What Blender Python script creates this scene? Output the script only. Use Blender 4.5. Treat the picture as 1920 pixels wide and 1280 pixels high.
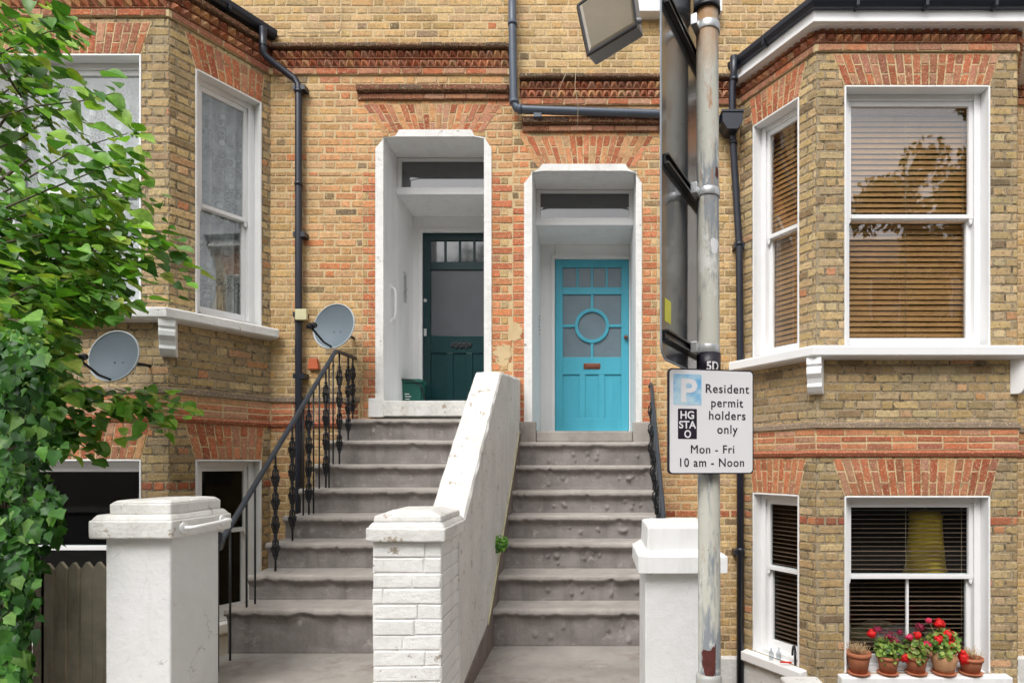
import bpy, math, random
from mathutils import Vector, Matrix, noise
random.seed(7)
R = math.radians
sc = bpy.context.scene
for o in list(bpy.data.objects): bpy.data.objects.remove(o)
EYE = 1.5          # camera height above the pavement; all geometry below is written relative to the eye, then raised
F = 1100.0; PX = 1115.0; PY = 868.0
# ---------------------------------------------------------------- camera
cam = bpy.data.cameras.new('camera'); co = bpy.data.objects.new('camera', cam); sc.collection.objects.link(co)
co.location = (0, 0, EYE); co.rotation_euler = (R(90), 0, 0)
cam.sensor_width = 36; cam.lens = 36 * F / 1920
cam.shift_x = (960 - PX) / 1920; cam.shift_y = (PY - 640) / 1920
cam.clip_start = .05; cam.clip_end = 500
sc.camera = co
# ---------------------------------------------------------------- sky and sun
w = bpy.data.worlds.new("World"); sc.world = w; w.use_nodes = True
nt = w.node_tree; bg = nt.nodes['Background']
sky = nt.nodes.new('ShaderNodeTexSky'); sky.sky_type = 'NISHITA'; sky.sun_disc = False
sky.sun_elevation = R(52); sky.sun_rotation = R(200); sky.dust_density = 4; sky.air_density = 1.0; sky.ozone_density = 1
hs = nt.nodes.new('ShaderNodeHueSaturation'); hs.inputs['Saturation'].default_value = .12
nt.links.new(sky.outputs[0], hs.inputs['Color']); nt.links.new(hs.outputs[0], bg.inputs[0]); bg.inputs[1].default_value = .15
sd = bpy.data.lights.new('sun', 'SUN'); so = bpy.data.objects.new('sun', sd); sc.collection.objects.link(so)
sd.energy = .8; sd.angle = R(25); sd.color = (1, .975, .94)
so.rotation_euler = (R(38), 0, R(-20)); so.location = (0, -4, 12)
vs = sc.view_settings; vs.view_transform = 'Standard'; vs.look = 'None'; vs.gamma = 1; vs.exposure = .68
# ---------------------------------------------------------------- materials
def lin(r, g, b):
    f = lambda c: ((c/255+.055)/1.055)**2.4 if c > 10 else c/255/12.92
    return (f(r), f(g), f(b))
def new_mat(name):
    m = bpy.data.materials.new(name); m.use_nodes = True
    return m, m.node_tree, m.node_tree.nodes['Principled BSDF']
def nd(nt, t, **k):
    n = nt.nodes.new(t)
    for a, b in k.items():
        if a.startswith('_'): n.inputs[a[1:].replace('_', ' ')].default_value = b
        else: setattr(n, a, b)
    return n
def tex(nt, scale, detail=6, rough=.6, stretch=None, src=None):
    if src is None:
        tc = nd(nt, 'ShaderNodeTexCoord'); src = tc.outputs['Object']
    if stretch:
        mp = nd(nt, 'ShaderNodeMapping'); mp.inputs['Scale'].default_value = stretch
        nt.links.new(src, mp.inputs[0]); src = mp.outputs[0]
    n = nd(nt, 'ShaderNodeTexNoise', _Scale=scale, _Detail=detail, _Roughness=rough)
    nt.links.new(src, n.inputs['Vector']); return n.outputs['Fac']
def ramp(nt, fac, stops):
    r = nd(nt, 'ShaderNodeValToRGB'); nt.links.new(fac, r.inputs[0])
    e = r.color_ramp.elements
    while len(e) < len(stops): e.new(.5)
    for i, (p, c) in enumerate(stops):
        e[i].position = p; e[i].color = (c, c, c, 1) if isinstance(c, (int, float)) else (*c, 1)
    return r.outputs[0]
def mixc(nt, fac, a, b, mode='MIX'):
    m = nd(nt, 'ShaderNodeMix', data_type='RGBA', blend_type=mode)
    for s, v in ((0, fac), (6, a), (7, b)):
        if isinstance(v, bpy.types.NodeSocket): nt.links.new(v, m.inputs[s])
        elif s == 0: m.inputs[0].default_value = v
        else: m.inputs[s].default_value = (*v, 1)
    return m.outputs[2]
def bump(nt, b, h, s=.3, dist=.01):
    n = nd(nt, 'ShaderNodeBump', _Strength=s, _Distance=dist); nt.links.new(h, n.inputs['Height']); nt.links.new(n.outputs[0], b.inputs['Normal'])
def basic(name, col, rough=.6, var=.12, scale=6, bs=60, bst=.25, metal=0, spots=None, streak=None, attr=False, spec=.4, bdist=.004):
    """colour with mottling; spots=(colour, threshold, scale, width) ; streak=(colour, amount)"""
    m, nt, b = new_mat(name)
    n1 = tex(nt, scale)
    if attr:
        at = nd(nt, 'ShaderNodeAttribute', attribute_name='Col'); c = at.outputs['Color']
    else: c = col
    v = ramp(nt, n1, [(.25, 1-var), (.75, 1+var)])
    c = mixc(nt, 1, c, v, 'MULTIPLY')
    if streak:
        s = ramp(nt, tex(nt, 9, 8, .65, stretch=(1, 1, .12)), [(.5, 0.0), (.8, streak[1])])
        c = mixc(nt, s, c, streak[0])
    if spots:
        s = ramp(nt, tex(nt, spots[2], 10, .7), [(spots[1], 0.0), (min(1, spots[1]+spots[3]), 1.0)])
        c = mixc(nt, s, c, spots[0])
    nt.links.new(c, b.inputs['Base Color'])
    b.inputs['Roughness'].default_value = rough; b.inputs['Metallic'].default_value = metal
    b.inputs['Specular IOR Level'].default_value = spec
    bump(nt, b, tex(nt, bs, 8, .65), bst, bdist)
    return m
def brickmat(name, grime=.4, point=(.68, .52, .32), pth=.555, joint_shade=.51, dull=.15):
    m, nt, b = new_mat(name)
    at = nd(nt, 'ShaderNodeAttribute', attribute_name='Col')
    c = mixc(nt, 1, at.outputs['Color'], ramp(nt, tex(nt, 26, 9, .75), [(.28, .60), (.5, 1.0), (.75, 1.32)]), 'MULTIPLY')
    c = mixc(nt, 1, c, ramp(nt, tex(nt, 130, 4, .8), [(.35, .72), (.65, 1.22)]), 'MULTIPLY')
    c = mixc(nt, ramp(nt, tex(nt, 2.4, 6, .6), [(.45, 0.0), (.75, dull)]), c, (.36, .29, .17))     # duller, browner patches
    e_ = nd(nt, 'ShaderNodeAttribute', attribute_name='Edge')
    def edged(scale, k, off=0):
        ad = nd(nt, 'ShaderNodeMath', operation='MULTIPLY_ADD'); ad.inputs[1].default_value = k
        nt.links.new(e_.outputs['Fac'], ad.inputs[0])
        tc = nd(nt, 'ShaderNodeTexCoord'); mp = nd(nt, 'ShaderNodeMapping'); mp.inputs['Location'].default_value = (off, off*.7, off*.3); nt.links.new(tc.outputs['Object'], mp.inputs[0])
        nt.links.new(tex(nt, scale, 7, .75, src=mp.outputs[0]), ad.inputs[2]); return ad.outputs[0]
    c = mixc(nt, ramp(nt, edged(58, .12), [(pth, 0.0), (pth+.06, .8)]), c, point)                  # smeared pointing
    c = mixc(nt, ramp(nt, edged(44, .16, 9), [(joint_shade+.12, 0.0), (joint_shade+.17, .85)]), c, (.15, .11, .065))  # shadow lines of open joints, painted into the brick colour
    c = mixc(nt, ramp(nt, tex(nt, 1.6, 7, .65), [(.52, 0.0), (.8, grime)]), c, (.15, .12, .08))
    nt.links.new(c, b.inputs['Base Color']); b.inputs['Roughness'].default_value = .93; b.inputs['Specular IOR Level'].default_value = .2
    bump(nt, b, tex(nt, 60, 9, .8), 1.0, .009)
    return m
MT = {}
MT['brick'] = brickmat('brick')
MT['baybrick'] = brickmat('bay_brick', .6, (.54, .44, .30), .59, .46, .32)
MT['mortar'] = basic('mortar', (.62, .47, .27), .95, .18, 5, 90, .6, spots=((.17, .12, .07), .58, 16, .10), spec=.2)
MT['mortar2'] = basic('sooty_mortar', (.36, .29, .19), .95, .25, 6, 90, .7, spots=((.10, .08, .055), .50, 12, .12), spec=.2)
MT['white'] = basic('white_paint', (.87, .87, .865), .5, .04, 3, 40, .12, streak=((.5, .48, .43), .35))
MT['joinery'] = basic('white_joinery', (.83, .83, .83), .35, .03, 3, 60, .05)
MT['chip'] = basic('chipped_white_paint', (.80, .79, .77), .6, .10, 4, 24, .9, spots=((.36, .31, .25), .635, 11, .02), streak=((.45, .42, .36), .4), bdist=.01)
MT['oldpaint'] = basic('weathered_white_paint', (.71, .70, .67), .65, .12, 4, 25, .8, spots=((.40, .33, .26), .61, 12, .03), streak=((.4, .37, .3), .5), bdist=.012)
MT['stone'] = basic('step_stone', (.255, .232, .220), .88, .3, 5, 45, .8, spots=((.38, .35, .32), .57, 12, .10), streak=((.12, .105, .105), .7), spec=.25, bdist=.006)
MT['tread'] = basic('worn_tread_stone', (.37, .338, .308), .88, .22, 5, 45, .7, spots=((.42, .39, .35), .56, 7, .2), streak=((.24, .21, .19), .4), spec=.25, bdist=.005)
MT['stone2'] = basic('landing_stone', (.34, .315, .285), .88, .25, 3, 45, .6, spots=((.22, .17, .155), .52, 3.5, .2), spec=.25)
MT['curb'] = basic('string_stone', (.21, .165, .145), .9, .3, 6, 30, .6)
MT['black'] = basic('black_painted_iron', (.012, .013, .016), .32, .2, 20, 80, .15, spec=.5)
MT['pipe'] = basic('black_pipe', (.018, .022, .035), .33, .2, 8, 60, .1, spec=.5)
MT['greypipe'] = basic('bluegrey_pipe', (.085, .105, .14), .4, .12, 8, 60, .1)
MT['lead'] = basic('lead', (.30, .33, .37), .5, .2, 5, 30, .3)
MT['rail'] = basic('handrail_paint', (.04, .048, .06), .35, .2, 8, 60, .1)
MT['dish'] = basic('dish_paint', (.15, .185, .215), .6, .06, 4, 60, .05, spec=.2)
MT['dishrim'] = basic('dish_rim', (.42, .46, .47), .45, .06, 4, 60, .05)
MT['dark'] = basic('dark_plastic', (.015, .015, .02), .4, .1, 8, 60, .1)
MT['blue'] = basic('turquoise_door_paint', lin(78, 172, 194), .35, .05, 3, 30, .08, streak=((.03, .25, .33), .4))
MT['green'] = basic('dark_green_door_paint', (.004, .030, .034), .3, .12, 3, 40, .06)
MT['bin'] = basic('green_bin_plastic', (.012, .10, .075), .45, .08, 6, 50, .05)
MT['brass'] = basic('tarnished_brass', (.22, .08, .05), .4, .2, 30, 60, .2, metal=.5)
MT['steel'] = basic('steel_plate', (.55, .56, .57), .35, .1, 12, 60, .1, metal=.6)
MT['galv'] = basic('galvanised_pole', (.42, .42, .40), .55, .18, 9, 40, .25, metal=.15, spots=((.50, .33, .15), .57, 5, .10), streak=((.60, .60, .55), .8))
def polemat():
    m, nt, b = new_mat('peeling_pole')
    c = mixc(nt, ramp(nt, tex(nt, 7, 7, .65, stretch=(1.6, 1.6, .25)), [(.46, 0.0), (.52, 1.0)]), (.27, .29, .31), (.58, .57, .50))
    c = mixc(nt, ramp(nt, tex(nt, 16, 8, .7, stretch=(1, 1, .45)), [(.56, 0.0), (.62, .8)]), c, (.74, .74, .70))
    c = mixc(nt, ramp(nt, tex(nt, 9, 8, .75, stretch=(1.3, 1.3, .22)), [(.585, 0.0), (.65, .85)]), c, (.44, .20, .07))
    c = mixc(nt, ramp(nt, tex(nt, 60, 4, .6), [(.68, 0.0), (.71, .8)]), c, (.12, .09, .07))
    tc = nd(nt, 'ShaderNodeTexCoord'); sp = nd(nt, 'ShaderNodeSeparateXYZ'); nt.links.new(tc.outputs['Object'], sp.inputs[0])
    ad = nd(nt, 'ShaderNodeMath', operation='ADD'); nt.links.new(sp.outputs['Z'], ad.inputs[0]); nt.links.new(tex(nt, 8, 6, .7, stretch=(1, 1, .3)), ad.inputs[1])
    c = mixc(nt, ramp(nt, nd(nt, 'ShaderNodeMath').outputs[0], [(0, 0.0), (1, 0.0)]), c, c)
    mr = nd(nt, 'ShaderNodeMapRange'); mr.inputs['From Min'].default_value = 3.25; mr.inputs['From Max'].default_value = 3.55; nt.links.new(ad.outputs[0], mr.inputs['Value'])
    c = mixc(nt, mr.outputs[0], c, (.52, .27, .10))
    nt.links.new(c, b.inputs['Base Color']); b.inputs['Roughness'].default_value = .6
    bump(nt, b, tex(nt, 14, 8, .7), .5, .004); return m
MT['pole'] = polemat()
MT['rust'] = basic('rust', (.11, .028, .022), .75, .35, 30, 60, .8)
MT['wood'] = basic('weathered_fence_wood', (.52, .46, .36), .9, .3, 5, 50, .6, streak=((.12, .095, .06), .9))
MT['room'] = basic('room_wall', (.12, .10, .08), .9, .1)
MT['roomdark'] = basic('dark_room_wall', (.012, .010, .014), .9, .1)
MT['slat'] = basic('wooden_slat', (.46, .24, .085), .42, .2, 5, 60, .1, spec=.5)
MT['slatd'] = basic('dark_wooden_slat', (.20, .13, .09), .35, .2, 5, 60, .1, spec=.6)
MT['cord'] = basic('blind_cord', (.4, .33, .22), .8, .1)
MT['terra'] = basic('terracotta', (.42, .15, .075), .85, .2, 14, 60, .3, spots=((.52, .33, .22), .6, 18, .1))
MT['terra2'] = basic('pale_terracotta', (.50, .27, .14), .85, .2, 14, 60, .3, spots=((.55, .40, .28), .6, 18, .1))
MT['dead'] = basic('dry_stems', (.42, .30, .16), .9, .25, 30)
MT['red'] = basic('geranium_red', (.68, .012, .012), .6, .25, 30)
MT['pink'] = basic('geranium_pink', (.62, .03, .09), .6, .25, 30)
MT['crimson'] = basic('geranium_crimson', (.25, .008, .045), .6, .25, 30)
MT['asphalt'] = basic('asphalt', (.05, .05, .05), .9, .2, 20, 80, .6)
MT['paving'] = basic('paving', (.24, .23, .21), .9, .15, 4, 40, .4)
MT['soil'] = basic('soil', (.08, .06, .04), .95, .3, 6, 40, .8)
MT['bark'] = basic('bark', (.11, .085, .06), .9, .3, 12, 40, .9)
MT['slate'] = basic('slate', (.07, .075, .09), .6, .2, 8)
MT['orange'] = basic('orange_sticker', (.55, .13, .05), .6, .1)
MT['cream'] = basic('cream_plastic', (.62, .58, .36), .5, .08)
MT['signwhite'] = basic('sign_white', (.78, .77, .79), .35, .03, 4, 40, .03)
MT['signblack'] = basic('sign_black', (.018, .014, .025), .4, .1)
MT['signframe'] = basic('sign_frame', (.015, .013, .02), .35, .1)
MT['yellow'] = basic('yellow_sticker', (.75, .72, .08), .5, .1)
MT['lamp'] = basic('lamp_casing', (.50, .51, .52), .45, .08)
MT['diff'] = basic('brown_diffuser', (.20, .165, .11), .38, .18, 5)
MT['amber'] = basic('amber_shade', (.72, .52, .05), .4, .2, 10)
MT['lowsky'] = None
def leafmat(name, attr=True, rough=.42):
    m, nt, b = new_mat(name)
    at = nd(nt, 'ShaderNodeAttribute', attribute_name='Col')
    c = mixc(nt, 1, at.outputs['Color'], ramp(nt, tex(nt, 40), [(.3, .75), (.7, 1.25)]), 'MULTIPLY')
    nt.links.new(c, b.inputs['Base Color']); b.inputs['Roughness'].default_value = rough; b.inputs['Specular IOR Level'].default_value = .35
    tr = nd(nt, 'ShaderNodeBsdfTranslucent'); g = mixc(nt, 1, c, (1.3, 1.5, .5), 'MULTIPLY'); nt.links.new(g, tr.inputs[0])
    mx = nd(nt, 'ShaderNodeMixShader'); mx.inputs[0].default_value = .3
    nt.links.new(b.outputs[0], mx.inputs[1]); nt.links.new(tr.outputs[0], mx.inputs[2])
    nt.links.new(mx.outputs[0], nt.nodes['Material Output'].inputs[0])
    return m
MT['leaf'] = leafmat('leaf')
def glass(name, tint=(1, 1, 1), ior=1.5, gl=.02, boost=1.0):
    m, nt, b = new_mat(name); nt.nodes.remove(b)
    f0 = ((ior-1)/(ior+1))**2*boost
    lw = nd(nt, 'ShaderNodeLayerWeight'); pw = nd(nt, 'ShaderNodeMath', operation='POWER'); pw.inputs[1].default_value = 5; nt.links.new(lw.outputs['Facing'], pw.inputs[0])
    fr = nd(nt, 'ShaderNodeMath', operation='MULTIPLY_ADD'); fr.inputs[1].default_value = 1-f0; fr.inputs[2].default_value = f0; nt.links.new(pw.outputs[0], fr.inputs[0])
    t = nd(nt, 'ShaderNodeBsdfTransparent'); t.inputs[0].default_value = (*tint, 1)
    g = nd(nt, 'ShaderNodeBsdfGlossy', _Roughness=gl)
    f = nd(nt, 'ShaderNodeMath', operation='MULTIPLY'); f.inputs[1].default_value = 1.0; f.use_clamp = True
    nt.links.new(fr.outputs[0], f.inputs[0])
    mx = nd(nt, 'ShaderNodeMixShader'); nt.links.new(f.outputs[0], mx.inputs[0]); nt.links.new(t.outputs[0], mx.inputs[1]); nt.links.new(g.outputs[0], mx.inputs[2])
    bp = nd(nt, 'ShaderNodeBump', _Strength=.05, _Distance=.01); nt.links.new(tex(nt, 2.2, 2), bp.inputs['Height']); nt.links.new(bp.outputs[0], g.inputs['Normal'])
    nt.links.new(mx.outputs[0], nt.nodes['Material Output'].inputs[0]); return m
MT['glass'] = glass('window_glass', (.95, .96, .95), 1.55, .0, 2.7)
MT['lowglass'] = glass('shaded_window_glass', (.9, .92, .92), 1.45, .0, .55)
MT['glassdim'] = glass('tinted_glass', (.75, .78, .8), 1.5, .0, 1.0)
MT['obscure'] = basic('obscured_door_glass', (.085, .088, .10), .22, .1, 4, 220, .2, spec=.6)
MT['obscure2'] = basic('obscured_pale_glass', (.17, .23, .27), .2, .12, 4, 220, .2, spec=.6)
MT['fanglass'] = basic('fanlight_glass', (.025, .027, .035), .06, .3, 2, 6, .02, spec=.7)
MT['fanglass'].node_tree.nodes['Principled BSDF'].inputs['IOR'].default_value = 1.9
def lace():
    m, nt, b = new_mat('lace')
    b.inputs['Base Color'].default_value = (.72, .78, .80, 1); b.inputs['Roughness'].default_value = .9
    tc = nd(nt, 'ShaderNodeTexCoord')
    v = nd(nt, 'ShaderNodeTexVoronoi', feature='DISTANCE_TO_EDGE', _Scale=30.0); nt.links.new(tc.outputs['Object'], v.inputs['Vector'])
    e = ramp(nt, v.outputs['Distance'], [(.03, .62), (.10, .0)])
    v2 = nd(nt, 'ShaderNodeTexVoronoi', feature='F1', _Scale=7.0); nt.links.new(tc.outputs['Object'], v2.inputs['Vector'])
    rg = ramp(nt, v2.outputs['Distance'], [(.16, .8), (.26, .3), (.36, .3), (.42, .75), (.5, .3)])
    n = ramp(nt, tex(nt, 4, 3), [(.4, .22), (.6, .70)])
    a = nd(nt, 'ShaderNodeMath', operation='MAXIMUM'); nt.links.new(e, a.inputs[0]); nt.links.new(rg, a.inputs[1])
    a2 = nd(nt, 'ShaderNodeMath', operation='MAXIMUM'); nt.links.new(a.outputs[0], a2.inputs[0]); nt.links.new(n, a2.inputs[1])
    nt.links.new(a2.outputs[0], b.inputs['Alpha']); return m
MT['lace'] = lace()
def faded_blue():
    m, nt, b = new_mat('faded_blue_symbol')
    c = mixc(nt, ramp(nt, tex(nt, 14, 5), [(.40, 0.0), (.62, 1.0)]), (.13, .42, .72), (.50, .68, .78))
    nt.links.new(c, b.inputs['Base Color']); b.inputs['Roughness'].default_value = .4; return m
MT['pblue'] = faded_blue()
m_, nt_, b_ = new_mat('sign_back_grey'); MT['signback'] = m_
nt_.links.new(mixc(nt_, ramp(nt_, tex(nt_, 4, 8), [(.4, 0.0), (.7, .5)]), (.07, .075, .085), (.14, .135, .13)), b_.inputs['Base Color'])
b_.inputs['Roughness'].default_value = .16; b_.inputs['Metallic'].default_value = .35; b_.inputs['Coat Weight'].default_value = .6; b_.inputs['Coat Roughness'].default_value = .08
# ---------------------------------------------------------------- mesh helpers
COL = sc.collection
BASE = {}
Z = Vector((0, 0, 1))
class Fr:
    def __init__(s, O, U): s.O = Vector((O[0], O[1], 0)); s.U = Vector((U[0], U[1], 0)).normalized(); s.N = Vector((s.U.y, -s.U.x, 0))
    def p(s, u, d, v): q = s.O + s.U*u + s.N*d; return (q.x, q.y, q.z+v)
def P(x, y, D): return Vector(((x-PX)/F*D, D, (PY-y)/F*D))
class MB:
    def __init__(s): s.v = []; s.f = []; s.m = []; s.c = []; s.sm = []; s.e = {}
    def face(s, idx, m=0, c=(1, 1, 1), sm=False): s.f.append(tuple(idx)); s.m.append(m); s.c.append(c); s.sm.append(sm)
    def add(s, vs, fs, m=0, c=(1, 1, 1), sm=False):
        n = len(s.v); s.v.extend([tuple(v) for v in vs])
        for f in fs: s.face([n+i for i in f], m, c, sm)
    def hexa(s, P8, m=0, c=(1, 1, 1)):
        s.add(P8, [(0, 1, 2, 3), (7, 6, 5, 4), (0, 4, 5, 1), (1, 5, 6, 2), (2, 6, 7, 3), (3, 7, 4, 0)], m, c)
    def fbox(s, fr, u0, u1, d0, d1, v0, v1, m=0, c=(1, 1, 1)):
        q = [(u0, v0), (u1, v0), (u1, v1), (u0, v1)]
        s.hexa([fr.p(u, d1, v) for u, v in q]+[fr.p(u, d0, v) for u, v in q], m, c)
    def quadprism(s, fr, q, d0, d1, m=0, c=(1, 1, 1)):
        n = len(q); s.add([fr.p(u, d1, v) for u, v in q]+[fr.p(u, d0, v) for u, v in q],
              [tuple(range(n)), tuple(range(2*n-1, n-1, -1))]+[(i, i+n, (i+1) % n+n, (i+1) % n) for i in range(n)], m, c)
    def brick(s, fr, q, d0, d1, ch, c, m=0, jit=.0036):
        cu = sum(a for a, b in q)/4; cv = sum(b for a, b in q)/4
        j = lambda: random.uniform(-jit, jit)
        o = [(a+j(), b+j()) for a, b in q]
        inn = []
        for a, b in o:
            du = cu-a; dv = cv-b
            inn.append((a+math.copysign(min(ch, abs(du)*.6), du), b+math.copysign(min(ch, abs(dv)*.6), dv)))
        dj = random.uniform(-.0012, .0018)
        dm = d1-ch*.55+dj
        nb = len(s.v)
        for q_ in range(4, 12): s.e[nb+q_] = 1.0
        vs = [fr.p(a, d1+dj+random.uniform(-.0006, .0006), b) for a, b in inn]+[fr.p(a, dm, b) for a, b in o]+[fr.p(a, d0, b) for a, b in o]
        s.add(vs, [(0, 1, 2, 3)]+[(i, i+4, (i+1) % 4+4, (i+1) % 4) for i in range(4)]+[(i+4, i+8, (i+1) % 4+8, (i+1) % 4+4) for i in range(4)], m, c)
    def tube(s, pts, r, n=10, m=0, c=(1, 1, 1), cap=True, closed=False, sm=True):
        pts = [Vector(p) for p in pts]; k = len(pts); base = len(s.v)
        rs = r if isinstance(r, (list, tuple)) else [r]*k
        up = None
        for i in range(k):
            a = pts[(i-1) % k] if (i > 0 or closed) else pts[i]; b = pts[(i+1) % k] if (i < k-1 or closed) else pts[i]
            t = (b-a).normalized()
            if up is None:
                up = Vector((0, 0, 1)) if abs(t.z) < .9 else Vector((1, 0, 0))
            x = t.cross(up).normalized(); up2 = x.cross(t).normalized(); up = up2
            for q in range(n):
                an = 2*math.pi*q/n; s.v.append(tuple(pts[i]+x*math.cos(an)*rs[i]+up2*math.sin(an)*rs[i]))
        for i in range(k if closed else k-1):
            j = (i+1) % k
            for q in range(n): s.face((base+i*n+q, base+i*n+(q+1) % n, base+j*n+(q+1) % n, base+j*n+q), m, c, sm)
        if cap and not closed:
            s.face([base+q for q in range(n-1, -1, -1)], m, c); s.face([base+(k-1)*n+q for q in range(n)], m, c)
    def lathe(s, cx, cy, prof, n=20, m=0, c=(1, 1, 1)):
        b = len(s.v)
        for r, z in prof:
            for q in range(n):
                a = 2*math.pi*q/n; s.v.append((cx+r*math.cos(a), cy+r*math.sin(a), z))
        for i in range(len(prof)-1):
            for q in range(n): s.face((b+i*n+q, b+i*n+(q+1) % n, b+(i+1)*n+(q+1) % n, b+(i+1)*n+q), m, c, True)
    def sphere(s, ce, r, n=8, m=0, c=(1, 1, 1), sq=(1, 1, 1)):
        ce = Vector(ce); b = len(s.v)
        for i in range(n//2+1):
            th = math.pi*i/(n//2)
            for q in range(n):
                a = 2*math.pi*q/n; s.v.append((ce.x+r*sq[0]*math.sin(th)*math.cos(a), ce.y+r*sq[1]*math.sin(th)*math.sin(a), ce.z+r*sq[2]*math.cos(th)))
        for i in range(n//2):
            for q in range(n): s.face((b+i*n+q, b+(i+1)*n+q, b+(i+1)*n+(q+1) % n, b+i*n+(q+1) % n), m, c, True)
    def sweep(s, path, prof, m=0, c=(1, 1, 1), caps=True, jz=0):
        """path: plan points left to right (outward side = towards the viewer), prof: closed list of (d, v)"""
        pts = [Vector((a, b)) for a, b in path]; k = len(pts); n = len(prof); base = len(s.v)
        for i in range(k):
            dirs = []
            if i > 0: dirs.append((pts[i]-pts[i-1]).normalized())
            if i < k-1: dirs.append((pts[i+1]-pts[i]).normalized())
            ns = [Vector((t.y, -t.x)) for t in dirs]
            if len(ns) == 2:
                bis = (ns[0]+ns[1]).normalized(); mi = bis/max(.3, bis.dot(ns[0]))
            else: mi = ns[0]
            for d, v in prof: q = pts[i]+mi*d; s.v.append((q.x, q.y, v))
        for i in range(k-1):
            for q in range(n): s.face((base+i*n+q, base+i*n+(q+1) % n, base+(i+1)*n+(q+1) % n, base+(i+1)*n+q), m, c)
        if caps: s.face([base+q for q in range(n-1, -1, -1)], m, c); s.face([base+(k-1)*n+q for q in range(n)], m, c)
    def prism(s, poly, ax, a0, a1, m=0, c=(1, 1, 1)):
        """poly of (p,q) in the two axes other than ax ('x': (y,z); 'y': (x,z); 'z': (x,y))"""
        def f(a, p, q): return (a, p, q) if ax == 'x' else (p, a, q) if ax == 'y' else (p, q, a)
        n = len(poly)
        s.add([f(a0, *p) for p in poly]+[f(a1, *p) for p in poly], [tuple(range(n)), tuple(range(2*n-1, n-1, -1))]+[(i, i+n, (i+1) % n+n, (i+1) % n) for i in range(n)], m, c)
    def box(s, x0, x1, y0, y1, z0, z1, m=0, c=(1, 1, 1)):
        s.prism([(x0, y0), (x1, y0), (x1, y1), (x0, y1)], 'z', z0, z1, m, c)
def build(name, mb, mats, parent=None, base=None, bevel=0, seg=2, fixn=True):
    if isinstance(mats, str): mats = [mats]
    root = parent
    b = Vector(BASE.get(parent.name, (0, 0, 0))) if parent else Vector(base or (0, 0, 0))
    me = bpy.data.meshes.new(name)
    me.from_pydata([(v[0]-b.x, v[1]-b.y, v[2]-b.z) for v in mb.v], [], mb.f)
    for m in mats: me.materials.append(MT[m])
    me.polygons.foreach_set('material_index', mb.m); me.polygons.foreach_set('use_smooth', mb.sm)
    at = me.color_attributes.new('Col', 'FLOAT_COLOR', 'CORNER')
    buf = []
    for f, c in zip(mb.f, mb.c): buf.extend((c[0], c[1], c[2], 1.0)*len(f))
    at.data.foreach_set('color', buf)
    if mb.e:
        ea = me.attributes.new('Edge', 'FLOAT', 'POINT')
        for i_, v_ in mb.e.items(): ea.data[i_].value = v_
    me.update()
    if fixn:
        import bmesh
        bm = bmesh.new(); bm.from_mesh(me); bmesh.ops.recalc_face_normals(bm, faces=bm.faces); bm.to_mesh(me); bm.free()
    o = bpy.data.objects.new(name, me); COL.objects.link(o)
    if parent: o.parent = parent; BASE[o.name] = tuple(b)
    else: o.location = b; BASE[o.name] = tuple(b)
    if bevel:
        md = o.modifiers.new('bevel', 'BEVEL'); md.width = bevel; md.segments = seg; md.limit_method = 'ANGLE'; md.angle_limit = R(40); md.harden_normals = False
    return o
def tag(o, label=None, cat=None, group=None, kind=None):
    if label: o['label'] = label
    if cat: o['category'] = cat
    if group: o['group'] = group
    if kind: o['kind'] = kind
    return o
def thing(name, label, cat, base, group=None):
    o = bpy.data.objects.new(name, None); COL.objects.link(o); o.location = base; o.empty_display_size = .1
    BASE[o.name] = tuple(base); return tag(o, label, cat, group)
# ---------------------------------------------------------------- brickwork
YEL = [(.61, .41, .19), (.56, .365, .16), (.64, .45, .23), (.49, .325, .15), (.58, .40, .22), (.60, .375, .165), (.54, .37, .195), (.62, .43, .21)]
DRK = [(.30, .21, .11), (.35, .24, .12), (.24, .17, .10), (.38, .27, .15)]
RED = [(.55, .175, .085), (.46, .135, .065), (.60, .23, .115), (.40, .115, .06), (.55, .20, .10)]
QRD = [(.66, .25, .11), (.62, .205, .095), (.68, .29, .14), (.55, .18, .09)]
BAY = [(.59, .42, .21), (.53, .37, .185), (.62, .46, .25), (.44, .32, .17), (.52, .395, .225), (.54, .38, .185)]
ORA = [(.62, .32, .15), (.60, .26, .13), (.60, .36, .19)]
PNK = [(.52, .23, .14), (.46, .18, .11), (.55, .28, .18), (.40, .15, .09)]
def pick(pal, k=1.0):
    c = random.choice(pal); v = random.uniform(.85, 1.15)*k; return (c[0]*v, c[1]*v*random.uniform(.96, 1.04), c[2]*v*random.uniform(.93, 1.07))
def sub_rects(r, holes):
    out = [r]
    for h in holes:
        nx = []
        for (a, b, c, d) in out:
            if h[1] <= a or h[0] >= b or h[3] <= c or h[2] >= d: nx.append((a, b, c, d)); continue
            if a < h[0]: nx.append((a, h[0], c, d))
            if b > h[1]: nx.append((h[1], b, c, d))
            a2, b2 = max(a, h[0]), min(b, h[1])
            if c < h[2]: nx.append((a2, b2, c, h[2]))
            if d > h[3]: nx.append((a2, b2, h[3], d))
        out = nx
    return out
BH = .0792
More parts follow.
